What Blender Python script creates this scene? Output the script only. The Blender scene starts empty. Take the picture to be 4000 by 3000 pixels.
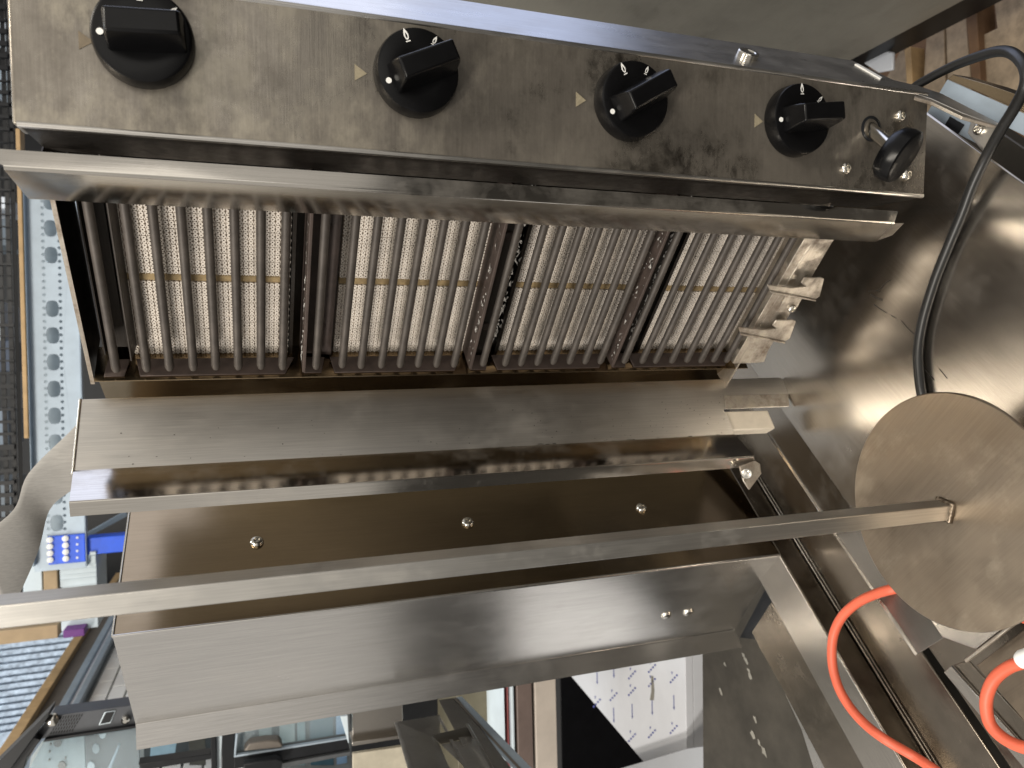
import bpy, bmesh, math, random
from mathutils import Vector, Matrix
random.seed(7)
SC = bpy.context.scene
COL = SC.collection

# ---------------------------------------------------------------- frame of the place
# x: along the burner bars, y: out of the burner face, z: up.  The camera stands at the origin, tipped down 20 degrees
# and turned on its side (the picture's left is up).
F = 2950.0
def norm3(v): return Vector(v).normalized()
dX = norm3((.941, -.024, .338))
e1c = (Vector((0, 1, 0)) - dX[1] * dX).normalized()
e2c = dX.cross(e1c)
PH = math.radians(44)
Vc = math.cos(PH) * e1c + math.sin(PH) * e2c
Wc = math.sin(PH) * e1c - math.cos(PH) * e2c
ROWS = (Vc, Wc, -dX)
def to_world(c): return Vector((Vc.dot(c), Wc.dot(c), -dX.dot(c)))
E1 = Vector((math.cos(PH), math.sin(PH), 0))      # sideways in the room
E2 = Vector((math.sin(PH), -math.cos(PH), 0))     # away from the camera, level
UP = Vector((0, 0, 1))
def ray(px, py): return to_world(Vector(((px - 2000) / F, (py - 1500) / F, 1)))
def at_z(px, py, z): r = ray(px, py); return r * (z / r.z)
def at_t(px, py, T): r = ray(px, py); return r * (T / r.dot(E2))
def at_s(px, py, S): r = ray(px, py); return r * (S / r.dot(E1))
def at_pl(px, py, p, q):
    r = ray(px, py); n = Vector((-(q[1] - p[1]), q[0] - p[0]))
    return r * ((n.x * p[0] + n.y * p[1]) / (n.x * r.x + n.y * r.y))
def st(s, t): return (math.cos(PH) * s + math.sin(PH) * t, math.sin(PH) * s - math.cos(PH) * t)

# ---------------------------------------------------------------- camera, world, lamps, exposure
cam = bpy.data.cameras.new('camera'); camo = bpy.data.objects.new('camera', cam); COL.objects.link(camo)
cam.sensor_fit = 'HORIZONTAL'; cam.sensor_width = 36; cam.lens = 36 * F / 4000
cam.clip_start = .02; cam.clip_end = 100
cx, cy, cz = to_world(Vector((1, 0, 0))), to_world(Vector((0, -1, 0))), to_world(Vector((0, 0, -1)))
camo.matrix_world = Matrix(((cx.x, cy.x, cz.x, 0), (cx.y, cy.y, cz.y, 0), (cx.z, cy.z, cz.z, 0), (0, 0, 0, 1)))
cam.dof.use_dof = True; cam.dof.focus_distance = .74; cam.dof.aperture_fstop = 10
SC.camera = camo
w = bpy.data.worlds.new('World'); SC.world = w; w.use_nodes = True
bg = w.node_tree.nodes['Background']; bg.inputs[0].default_value = (1, .955, .89, 1); bg.inputs[1].default_value = .40
def lamp(name, pos, target, sx, sy, power, color):
    l = bpy.data.lights.new(name, 'AREA'); l.shape = 'RECTANGLE'; l.size = sx; l.size_y = sy; l.energy = power; l.color = color
    o = bpy.data.objects.new(name, l); COL.objects.link(o)
    o.location = pos; d = (Vector(target) - Vector(pos))
    o.rotation_euler = d.to_track_quat('-Z', 'Z').to_euler()
    return o
def room(s, t, z): v = E1 * s + E2 * t; return Vector((v.x, v.y, z))
WARM = (1, .92, .80)
lamp('ceiling_lamp', room(-.9, -.5, 1.7), room(0, .7, -.2), 1.3, .2, 30, WARM)
lamp('ceiling_lamp', room(1.0, -.9, 1.7), room(.3, .8, -.3), 1.3, .2, 30, WARM)
lamp('ceiling_lamp', room(2.5, -.3, 1.9), room(1.5, 1.1, -.9), 1.4, .25, 60, (1, .95, .88))
lamp('ceiling_lamp', room(-.2, 2.1, 2.4), room(.6, 2.6, 0), 2.0, .3, 24, (.88, .95, 1))
lamp('door_daylight', room(-3.0, 2.1, -.35), room(0, .6, -.35), 2.4, 2.8, 20, (.60, .70, 1))
lamp('door_daylight', room(-1.1, -4.0, 1.0), room(0, .6, .2), 2.6, 1.7, 8, (1, .96, .88))
SC.view_settings.view_transform = 'Standard'; SC.view_settings.look = 'None'; SC.view_settings.gamma = 1; SC.view_settings.exposure = .48
SC.cycles.use_denoising = True; SC.cycles.max_bounces = 8

# ---------------------------------------------------------------- materials
def mat_new(name):
    m = bpy.data.materials.new(name); m.use_nodes = True; nt = m.node_tree
    return m, nt, nt.nodes['Principled BSDF']
def noise(nt, scale, detail=4, rough=.6, coords=None, mscale=(1, 1, 1), rot=(0, 0, 0)):
    tc = nt.nodes.new('ShaderNodeTexCoord'); mp = nt.nodes.new('ShaderNodeMapping')
    mp.inputs['Scale'].default_value = mscale; mp.inputs['Rotation'].default_value = rot
    nt.links.new(tc.outputs['Object'], mp.inputs[0])
    n = nt.nodes.new('ShaderNodeTexNoise'); n.inputs['Scale'].default_value = scale; n.inputs['Detail'].default_value = detail; n.inputs['Roughness'].default_value = rough
    nt.links.new(mp.outputs[0], n.inputs['Vector']); return n
def ramp(nt, src, a, b, ca, cb):
    r = nt.nodes.new('ShaderNodeValToRGB'); r.color_ramp.elements[0].position = a; r.color_ramp.elements[1].position = b
    f = lambda c: (c, c, c, 1) if isinstance(c, (int, float)) else (*c, 1)
    r.color_ramp.elements[0].color = f(ca); r.color_ramp.elements[1].color = f(cb)
    nt.links.new(src, r.inputs[0]); return r
def mix(nt, fac, a, b):
    m = nt.nodes.new('ShaderNodeMix'); m.data_type = 'RGBA'
    if isinstance(fac, (int, float)): m.inputs[0].default_value = fac
    else: nt.links.new(fac, m.inputs[0])
    for i, c in ((6, a), (7, b)):
        if isinstance(c, tuple): m.inputs[i].default_value = (*c, 1)
        else: nt.links.new(c, m.inputs[i])
    return m.outputs[2]
def bump(nt, bsdf, src, strength, dist=.001):
    b = nt.nodes.new('ShaderNodeBump'); b.inputs['Strength'].default_value = strength; b.inputs['Distance'].default_value = dist
    nt.links.new(src, b.inputs['Height']); nt.links.new(b.outputs[0], bsdf.inputs['Normal'])
def steel(name, col, rough=.3, axis='z', grime=(.16, .13, .09), grime_amt=.3, grime_scale=9, grime_lo=.48, grime_hi=.75, smear=.12, bmp=.06, wave=25):
    m, nt, b = mat_new(name)
    ms = {'z': (1, 1, .02), 'h': (.03, .03, 1), 'x': (.02, 1, 1), 'y': (1, .02, 1)}[axis]
    br = noise(nt, 700, 3, .7, mscale=ms)
    g = noise(nt, grime_scale, 7, .68)
    g2 = noise(nt, grime_scale * 5, 6, .7, mscale={'z': (1, 1, .35), 'h': (.4, .4, 1), 'x': (.3, 1, 1), 'y': (1, .3, 1)}[axis])
    gr = ramp(nt, g.outputs[0], grime_lo, grime_hi, 0, 1)
    gm = nt.nodes.new('ShaderNodeMath'); gm.operation = 'MULTIPLY'; nt.links.new(gr.outputs[0], gm.inputs[0]); nt.links.new(g2.outputs[0], gm.inputs[1])
    gk = nt.nodes.new('ShaderNodeMath'); gk.operation = 'MULTIPLY'; gk.inputs[1].default_value = grime_amt * 2; gk.use_clamp = True; nt.links.new(gm.outputs[0], gk.inputs[0])
    dark = tuple(c * .86 for c in col)
    c1 = mix(nt, ramp(nt, br.outputs[0], .35, .65, 0, 1).outputs[0], dark, col)
    nt.links.new(mix(nt, gk.outputs[0], c1, grime), b.inputs['Base Color'])
    mr = nt.nodes.new('ShaderNodeMath'); mr.operation = 'SUBTRACT'; mr.inputs[0].default_value = 1; nt.links.new(gk.outputs[0], mr.inputs[1])
    nt.links.new(mr.outputs[0], b.inputs['Metallic'])
    rr = nt.nodes.new('ShaderNodeMath'); rr.operation = 'MULTIPLY_ADD'; rr.inputs[1].default_value = smear * 2; rr.inputs[2].default_value = rough - smear
    nt.links.new(g2.outputs[0], rr.inputs[0])
    ra = nt.nodes.new('ShaderNodeMath'); ra.operation = 'MULTIPLY_ADD'; ra.inputs[1].default_value = .3; nt.links.new(gk.outputs[0], ra.inputs[0]); nt.links.new(rr.outputs[0], ra.inputs[2])
    nt.links.new(ra.outputs[0], b.inputs['Roughness'])
    ad = nt.nodes.new('ShaderNodeMath'); ad.operation = 'MULTIPLY_ADD'; ad.inputs[1].default_value = .4
    nt.links.new(g2.outputs[0], ad.inputs[0]); nt.links.new(br.outputs[0], ad.inputs[2])
    wv = noise(nt, 7, 2, .4); wm = nt.nodes.new('ShaderNodeMath'); wm.operation = 'MULTIPLY_ADD'; wm.inputs[1].default_value = wave
    nt.links.new(wv.outputs[0], wm.inputs[0]); nt.links.new(ad.outputs[0], wm.inputs[2])
    bump(nt, b, wm.outputs[0], bmp)
    b.inputs['Anisotropic'].default_value = .0
    return m
def scuffed(m, col, scale, lo, hi, ms, rough=.6, amt=.8, zfade=None):
    """pale dried-on film and smears over a steel material"""
    nt = m.node_tree; b = nt.nodes['Principled BSDF']
    n1 = noise(nt, scale, 9, .72, mscale=ms); n2 = noise(nt, scale * .22, 4, .5)
    mu = nt.nodes.new('ShaderNodeMath'); mu.operation = 'MULTIPLY'; nt.links.new(n1.outputs[0], mu.inputs[0]); nt.links.new(n2.outputs[0], mu.inputs[1])
    r = ramp(nt, mu.outputs[0], lo, hi, 0, amt)
    if zfade:      # fades the smears along z, putting the panel's reflected light and dark into colour
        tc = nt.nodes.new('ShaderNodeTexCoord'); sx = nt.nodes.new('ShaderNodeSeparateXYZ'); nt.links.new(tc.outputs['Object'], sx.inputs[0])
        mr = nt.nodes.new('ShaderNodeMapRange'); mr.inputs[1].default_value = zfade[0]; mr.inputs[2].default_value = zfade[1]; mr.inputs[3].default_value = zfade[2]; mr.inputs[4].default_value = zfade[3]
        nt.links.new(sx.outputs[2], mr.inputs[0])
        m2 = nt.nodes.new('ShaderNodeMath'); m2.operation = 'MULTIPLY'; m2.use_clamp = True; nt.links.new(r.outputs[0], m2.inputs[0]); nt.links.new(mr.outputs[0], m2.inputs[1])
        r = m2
    for sock, val in (('Base Color', col), ('Metallic', .15), ('Roughness', rough)):
        src = b.inputs[sock].links[0].from_socket
        mx = nt.nodes.new('ShaderNodeMix'); mx.data_type = 'RGBA' if sock == 'Base Color' else 'FLOAT'
        nt.links.new(r.outputs[0], mx.inputs[0])
        if sock == 'Base Color': nt.links.new(src, mx.inputs[6]); mx.inputs[7].default_value = (*val, 1); nt.links.new(mx.outputs[2], b.inputs[sock])
        else: nt.links.new(src, mx.inputs[2]); mx.inputs[3].default_value = val; nt.links.new(mx.outputs[0], b.inputs[sock])
    return m
def plain(name, col, rough=.5, metal=0., var=.25, scale=30, bmp=.0, spec=.5, alpha=1):
    m, nt, b = mat_new(name)
    n = noise(nt, scale, 6, .65)
    c2 = tuple(c * (1 - var) for c in col)
    nt.links.new(mix(nt, ramp(nt, n.outputs[0], .3, .7, 0, 1).outputs[0], c2, col), b.inputs['Base Color'])
    b.inputs['Roughness'].default_value = rough; b.inputs['Metallic'].default_value = metal; b.inputs['Specular IOR Level'].default_value = spec
    if bmp: bump(nt, b, n.outputs[0], bmp)
    return m
def glass(name, col=(.75, .85, .9), rough=.05, trans=.85):
    m, nt, b = mat_new(name)
    b.inputs['Base Color'].default_value = (*col, 1); b.inputs['Roughness'].default_value = rough
    b.inputs['Transmission Weight'].default_value = trans; b.inputs['IOR'].default_value = 1.1; b.inputs['Specular IOR Level'].default_value = .8
    return m

M = {}
M['panel'] = scuffed(scuffed(steel('control_panel_steel', (.29, .262, .225), .22, 'h', (.028, .023, .018), .8, 8, .36, .66, .09, .05), (.46, .42, .33), 34, .20, .38, (.55, .55, 1), .5, .85, (-.34, .12, .06, 1)), (.020, .017, .013), 50, .25, .40, (.5, .5, 1), .4, .8, (-.65, .1, 1, .35))  # pale film fades and dark grime thickens downward, a painted reflection gradient
M['band'] = steel('side_steel', (.62, .60, .57), .30, 'z', (.2, .18, .15), .15, 8)
M['bright'] = steel('wing_steel', (.66, .635, .595), .30, 'z', (.30, .25, .19), .16, 7, .5, .8, .06, .03)
M['fold'] = steel('polished_fold', (.64, .605, .55), .13, 'z', (.25, .2, .15), .2, 14, .5, .8, .05, .02, 5)
M['column'] = steel('column_steel', (.70, .68, .65), .24, 'z', (.4, .35, .28), .10, 5, .5, .8, .06, .02)
M['brown'] = steel('heat_tinted_steel', (.34, .26, .165), .18, 'z', (.2, .15, .09), .12, 6, .5, .85, .05, .02)
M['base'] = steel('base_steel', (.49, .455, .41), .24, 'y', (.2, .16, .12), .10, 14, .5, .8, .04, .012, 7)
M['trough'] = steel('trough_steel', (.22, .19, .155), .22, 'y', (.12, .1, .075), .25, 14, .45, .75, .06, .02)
M['spit'] = steel('spit_steel', (.62, .60, .56), .40, 'z', (.3, .26, .2), .2, 20, .5, .8, .08, .05)
M['disc'] = scuffed(scuffed(steel('disc_steel', (.22, .178, .135), .34, 'x', (.2, .15, .1), .3, 18, .42, .75, .08, .03), (.17, .135, .095), 26, .22, .40, (1, .7, 1), .5, .75), (.30, .255, .19), 60, .28, .42, (.6, 1, 1), .5, .4)
M['cabinet'] = scuffed(steel('cabinet_steel', (.62, .59, .52), .5, 'h', (.30, .28, .23), .5, 4, .3, .7, .05, .02), (.36, .34, .28), 9, .15, .4, (1, 1, .3), .55, .5)
M['tray'] = plain('pale_tray', (.36, .37, .39), .35, .15, .08, 10)
M['burnt'] = plain('burnt_grime', (.03, .024, .018), .7, 0, .4, 200)
M['chrome'] = plain('screw_steel', (.72, .69, .63), .18, 1, .1)
M['black'] = plain('knob_plastic', (.004, .004, .0045), .26, 0, .4, 60, .02, .22)
M['white'] = plain('mark_paint', (.8, .8, .78), .5, 0, .1)
M['pointer_worn'] = plain('worn_pointer_paint', (.17, .135, .09), .5, 0, .4, 200)
M['pointer'] = plain('pointer_paint', (.30, .26, .18), .45, 0, .3, 300)
M['dark'] = steel('sooty_steel', (.055, .048, .042), .42, 'x', (.018, .015, .012), .6, 25, .4, .7, .1, .08)
M['bar'] = plain('bar_steel', (.085, .073, .064), .55, .35, .45, 45, .25)
M['rust'] = plain('rusted_steel', (.085, .062, .053), .6, .25, .5, 40, .25)
M['ring'] = plain('ceramic', (.80, .73, .65), .85, 0, .34, 22, 0, .2)
M['ceram_in'] = plain('ceramic_hollow', (.30, .22, .16), .9, 0, .3, 80, 0, .1)
M['seam'] = plain('seam_cement', (.38, .28, .15), .8, 0, .55, 70, .1, .2)
M['ash'] = plain('ash_residue', (.55, .53, .5), .95, 0, .5, 200, .2, .1)
M['frame'] = steel('frame_steel', (.50, .455, .39), .40, 'x', (.12, .08, .05), .8, 34, .42, .66, .1, .08)
M['cable'] = plain('cable_rubber', (.012, .012, .012), .38, 0, .3, 50)
M['hose'] = plain('hose_rubber', (.66, .12, .06), .5, 0, .15, 40)
M['wood'] = plain('pallet_wood', (.40, .30, .20), .75, 0, .55, 24, .3)
M['wood2'] = plain('plywood_edge', (.50, .33, .16), .7, 0, .35, 20, .1)
M['wooddark'] = plain('pallet_wood_dark', (.16, .085, .04), .8, 0, .4, 16, .2)
M['galv'] = plain('galvanised', (.36, .43, .50), .45, .3, .15, 20)
M['blue'] = plain('blue_paint', (.01, .10, .75), .4, 0, .2, 30)
M['blackmetal'] = plain('black_metal', (.010, .011, .013), .4, 0, .4, 40, 0, .3)
M['cartonw'] = plain('white_carton', (.55, .63, .68), .6, 0, .1, 20)
M['carton'] = plain('brown_carton', (.38, .28, .17), .8, 0, .2, 20)
M['purple'] = plain('purple_carton', (.13, .025, .19), .6, 0, .2)
M['foil'] = plain('foil_wrap', (.26, .32, .40), .42, .9, .6, 40, .5)
M['tile'] = plain('white_tile', (.82, .81, .78), .3, 0, .08, 30)
M['grout'] = plain('grout', (.25, .26, .25), .9)
M['greypanel'] = plain('grey_panel', (.16, .14, .12), .5, .3, .2)
M['film'] = plain('white_film', (.66, .67, .70), .35, 0, .1, 8)
M['ink'] = plain('blue_ink', (.08, .10, .36), .6, 0, .4, 300)
M['red'] = plain('red_panel', (.45, .12, .12), .45, 0, .2)
M['cream'] = plain('cream_panel', (.50, .44, .38), .5, 0, .2, 10)
M['grime'] = plain('dirty_sheet', (.085, .075, .06), .45, .5, .5, 12, .15)
M['splash'] = plain('dried_splash', (.24, .225, .19), .8, 0, .3, 90, .2)
M['glass'] = glass('door_glass')
M['floor'] = plain('concrete', (.05, .047, .043), .8, 0, .3, 6, .1, .1)

# ---------------------------------------------------------------- mesh helpers
def link(o, parent=None):
    COL.objects.link(o)
    if parent is not None: o.parent = parent
    return o
def mesh_obj(name, verts, faces, mat, parent=None, smooth=None, mats=None, fmat=None):
    me = bpy.data.meshes.new(name); me.from_pydata([tuple(v) for v in verts], [], faces)
    bm = bmesh.new(); bm.from_mesh(me); bmesh.ops.recalc_face_normals(bm, faces=bm.faces); bm.to_mesh(me); bm.free()
    for m in (mats or [mat]): me.materials.append(m)
    if fmat:
        for p, k in zip(me.polygons, fmat): p.material_index = k
    if smooth is not None:
        for p in me.polygons: p.use_smooth = True
        me.set_sharp_from_angle(angle=math.radians(smooth))
    return link(bpy.data.objects.new(name, me), parent)
def bevel(o, wdt=.0012, seg=2, ang=35):
    md = o.modifiers.new('bevel', 'BEVEL'); md.width = wdt; md.segments = seg; md.limit_method = 'ANGLE'; md.angle_limit = math.radians(ang); md.harden_normals = False
    for p in o.data.polygons: p.use_smooth = True
    o.data.set_sharp_from_angle(angle=math.radians(40))
    return o
def thing(name, label, cat, loc=(0, 0, 0), group=None):
    o = bpy.data.objects.new(name, None); o.empty_display_size = .05; link(o)
    tag(o, label, cat, group); return o
def tag(o, label, cat, group=None):
    o['label'] = label; o['category'] = cat
    if group: o['group'] = group
    return o
def prism(name, pts, off, mat, parent=None, bev=.0008):
    """flat polygon (3d points) thickened by the vector off"""
    n = len(pts); off = Vector(off)
    v = [Vector(p) for p in pts] + [Vector(p) + off for p in pts]
    f = [list(range(n)), list(range(2 * n - 1, n - 1, -1))] + [[i, (i + 1) % n, n + (i + 1) % n, n + i] for i in range(n)]
    o = mesh_obj(name, v, f, mat, parent)
    if bev: bevel(o, bev)
    return o
def frame_box(name, o0, ax, bx, cx_, mat, parent=None, bev=.001):
    """box from corner o0 with three edge vectors"""
    o0, ax, bx, cx_ = map(Vector, (o0, ax, bx, cx_))
    return prism(name, [o0, o0 + ax, o0 + ax + bx, o0 + bx], cx_, mat, parent, bev)
def box(name, lo, hi, mat, parent=None, bev=.001):
    lo, hi = Vector(lo), Vector(hi)
    return frame_box(name, lo, (hi.x - lo.x, 0, 0), (0, hi.y - lo.y, 0), (0, 0, hi.z - lo.z), mat, parent, bev)
def rnd_poly(p, r, seg=4):
    """round the inner corners of an open 2d polyline; returns points and matching parameter"""
    out = [(Vector(p[0]), 0.)]
    for i in range(1, len(p) - 1):
        a, b, c = Vector(p[i - 1]), Vector(p[i]), Vector(p[i + 1])
        d1, d2 = (a - b).normalized(), (c - b).normalized()
        rr = min(r, (a - b).length * .4, (c - b).length * .4)
        s, e = b + d1 * rr, b + d2 * rr
        for k in range(seg + 1):
            u = k / seg; q = (1 - u) ** 2 * s + 2 * u * (1 - u) * b + u * u * e
            out.append((q, float(i)))
    out.append((Vector(p[-1]), float(len(p) - 1))); return out
def sheet(name, p2, z0, z1, th, mat, parent=None, r=.004, sub=1):
    """bent sheet metal: plan polyline p2 raised from z0 to z1 (numbers or one per corner); th>0 thickens to the left of the line"""
    n0 = len(p2)
    Z0 = [z0] * n0 if isinstance(z0, (int, float)) else z0
    Z1 = [z1] * n0 if isinstance(z1, (int, float)) else z1
    pts = rnd_poly([Vector(q) for q in p2], r)
    P = [q for q, _ in pts]; I = [int(round(u)) for _, u in pts]; n = len(P)
    O = []
    for i in range(n):
        d = (P[min(i + 1, n - 1)] - P[max(i - 1, 0)]).normalized(); O.append(P[i] + Vector((-d.y, d.x)) * th)
    v = [(q.x, q.y, Z0[k]) for q, k in zip(P, I)] + [(q.x, q.y, Z1[k]) for q, k in zip(P, I)] + \
        [(q.x, q.y, Z0[k]) for q, k in zip(O, I)] + [(q.x, q.y, Z1[k]) for q, k in zip(O, I)]
    f = []
    for i in range(n - 1):
        f += [[i, i + 1, n + i + 1, n + i], [2 * n + i + 1, 2 * n + i, 3 * n + i, 3 * n + i + 1],
              [i + 1, i, 2 * n + i, 2 * n + i + 1], [n + i, n + i + 1, 3 * n + i + 1, 3 * n + i]]
    f += [[0, n, 3 * n, 2 * n], [n - 1, 2 * n - 1, 4 * n - 1, 3 * n - 1]]
    return mesh_obj(name, v, f, mat, parent, smooth=32)
def basis(axis):
    a = Vector(axis).normalized(); h = Vector((0, 0, 1)) if abs(a.z) < .9 else Vector((1, 0, 0))
    u = a.cross(h).normalized(); return a, u, a.cross(u)
def lathe(name, prof, org, axis, mat, parent=None, seg=40, smooth=35):
    """prof: list of (radius, height) along axis"""
    a, u, v_ = basis(axis); org = Vector(org); v = []; f = []
    for r, h in prof:
        for k in range(seg):
            t = 2 * math.pi * k / seg; v.append(org + a * h + (u * math.cos(t) + v_ * math.sin(t)) * r)
    for i in range(len(prof) - 1):
        for k in range(seg): f.append([i * seg + k, i * seg + (k + 1) % seg, (i + 1) * seg + (k + 1) % seg, (i + 1) * seg + k])
    f.append(list(range(seg - 1, -1, -1))); f.append([(len(prof) - 1) * seg + k for k in range(seg)])
    return mesh_obj(name, v, f, mat, parent, smooth)
def tube(name, path, r, mat, parent=None, seg=14, steps=8):
    """round tube along a Catmull-Rom curve"""
    P = [Vector(p) for p in path]; Q = []
    for i in range(len(P) - 1):
        p0, p1, p2, p3 = P[max(i - 1, 0)], P[i], P[i + 1], P[min(i + 2, len(P) - 1)]
        for k in range(steps):
            t = k / steps; Q.append(.5 * ((2 * p1) + (p2 - p0) * t + (2 * p0 - 5 * p1 + 4 * p2 - p3) * t * t + (3 * p1 - p0 - 3 * p2 + p3) * t ** 3))
    Q.append(P[-1]); v = []; f = []; u = None
    for i, q in enumerate(Q):
        d = (Q[min(i + 1, len(Q) - 1)] - Q[max(i - 1, 0)]).normalized()
        if u is None: u = basis(d)[1]
        u = (u - d * u.dot(d)).normalized(); w_ = d.cross(u)
        for k in range(seg):
            t = 2 * math.pi * k / seg; v.append(q + (u * math.cos(t) + w_ * math.sin(t)) * r)
    for i in range(len(Q) - 1):
        for k in range(seg): f.append([i * seg + k, i * seg + (k + 1) % seg, (i + 1) * seg + (k + 1) % seg, (i + 1) * seg + k])
    f.append(list(range(seg))); f.append([(len(Q) - 1) * seg + k for k in range(seg)])
    return mesh_obj(name, v, f, mat, parent, 60)
def dup(o, parent, offset=(0, 0, 0), name=None):
    c = o.copy(); COL.objects.link(c); c.parent = parent; c.location = Vector(o.location) + Vector(offset); return c
def screw(name, pos, axis, r, h, parent, socket=True, mat=None):
    """dome head with a hex socket"""
    prof = [(r * .98, -.001), (r, h * .25), (r * .93, h * .6), (r * .75, h * .88), (r * .5, h)]
    if socket: prof += [(r * .48, h), (r * .44, h * .45), (r * .01, h * .35)]
    else: prof += [(r * .2, h * 1.04)]
    return lathe(name, prof, pos, axis, mat or M['chrome'], parent, 20, 40)

# ================================================================= THE GRILL
G = thing('kebab_grill', 'upright stainless steel gas kebab grill with four burners and black knobs', 'grill')
ZT = .137                                   # top of the housing
C2 = Vector((.2817, -.5481)); PD = Vector(st(.9976, .07)).normalized()       # foot line and run of the knob panel
PN = Vector((PD.y, -PD.x));  PN = PN if PN.dot(-C2) > 0 else -PN              # outward
B2 = C2 - PD * .102
PZ0 = -.666
def on_panel(px, py): return at_pl(px, py, C2, C2 + PD)
PN3 = Vector((PN.x, PN.y, 0)); PD3 = Vector((PD.x, PD.y, 0)); IR = Vector((0, 0, -1))   # outward, picture-down, picture-right

# --- control housing: front panel with its rolled foot edge and the return behind it
Ret = C2 + Vector(st(-.004, .075))
back = B2 + Vector((0.0, -.085))
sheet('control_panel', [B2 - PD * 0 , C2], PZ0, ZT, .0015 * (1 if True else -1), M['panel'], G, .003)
sheet('panel_return', [C2 - PD * .0004 - PN * .0022, C2 + Vector(st(.001, .012)), Ret], PZ0, ZT - .002, -.0015, M['dark'], G, .004)
# rolled edges
tube('edge_fold', [(C2.x, C2.y, PZ0), (C2.x, C2.y, (PZ0 + ZT) / 2), (C2.x, C2.y, ZT)], .0024, M['bright'], G, 10, 2)
tube('edge_fold', [(B2.x, B2.y, PZ0), (B2.x, B2.y, (PZ0 + ZT) / 2), (B2.x, B2.y, ZT)], .0026, M['band'], G, 10, 2)
a = C2 + PN * .0; b = B2
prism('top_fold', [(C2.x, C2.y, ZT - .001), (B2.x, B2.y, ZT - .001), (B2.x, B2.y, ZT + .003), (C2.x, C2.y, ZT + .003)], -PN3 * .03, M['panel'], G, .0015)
# --- side of the housing (lit blue by the window), its lower end runs out into a narrow leg
BW = B2 + Vector(st(-.682, .731)) * .20
bp = lambda px, py: at_pl(px, py, B2, BW)
band_far = B2 + Vector(st(-.682, .731)) * .078
side = [bp(3570, 362), (B2.x, B2.y, ZT), (band_far.x, band_far.y, ZT), bp(3330, 236), bp(3490, 312), bp(3585, 334), bp(3680, 366), bp(3905, 482), bp(3900, 492), bp(3760, 440), bp(3640, 385)]
prism('side_panel', side, Vector((.0015, -.0, 0)), M['band'], G, .0006)
prism('lower_leg_edge', [bp(3575, 372), bp(3640, 388), bp(3760, 443), bp(3900, 492), bp(3920, 500), bp(3760, 456), bp(3640, 398), bp(3575, 380)], (.003, 0, 0), M['frame'], G, .0004)
prism('label_tag', [bp(3338, 253), bp(3350, 253), bp(3444, 306), bp(3438, 311)], Vector((-.0012, 0, 0)), M['white'], G, 0)
bc = bp(2918, 222); bn = Vector(((band_far - B2).y, -(band_far - B2).x, 0)).normalized(); bn = bn if bn.dot(-bc) > 0 else -bn
btn = lathe('push_button', [(.0105, -.001), (.0105, .0042), (.0098, .0052), (.0070, .0052), (.0062, .0044), (.001, .0044)], bc, bn, M['chrome'], G, 28, 30)

# --- four burner knobs
def flame(cxy, ang, size):
    """outline flame and its foot bar as flat polygons in knob coordinates"""
    outl = [(0, 1.0), (.20, .55), (.30, .15), (.24, -.2), (.1, -.42), (-.1, -.42), (-.24, -.2), (-.30, .15), (-.20, .55)]
    inn = [(0, .50), (.10, .22), (.13, 0), (.09, -.2), (0, -.28), (0, -.28), (-.09, -.2), (-.13, 0), (-.10, .22)]
    bar = [(-.3, -.55), (.3, -.55), (.3, -.68), (-.3, -.68)]
    ca, sa = math.cos(ang), math.sin(ang)
    T = lambda p: (cxy[0] + size * (p[0] * ca - p[1] * sa), cxy[1] + size * (p[0] * sa + p[1] * ca))
    return [T(p) for p in outl], [T(p) for p in inn], [T(p) for p in bar]
KR = .0330; KH = .0145
KZ = [.0575, -.1345, -.3225, -.4985]; KU = [-.0632, -.0610, -.0585, -.0585]; KROT = [-4, -24, -30, -8]
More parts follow.
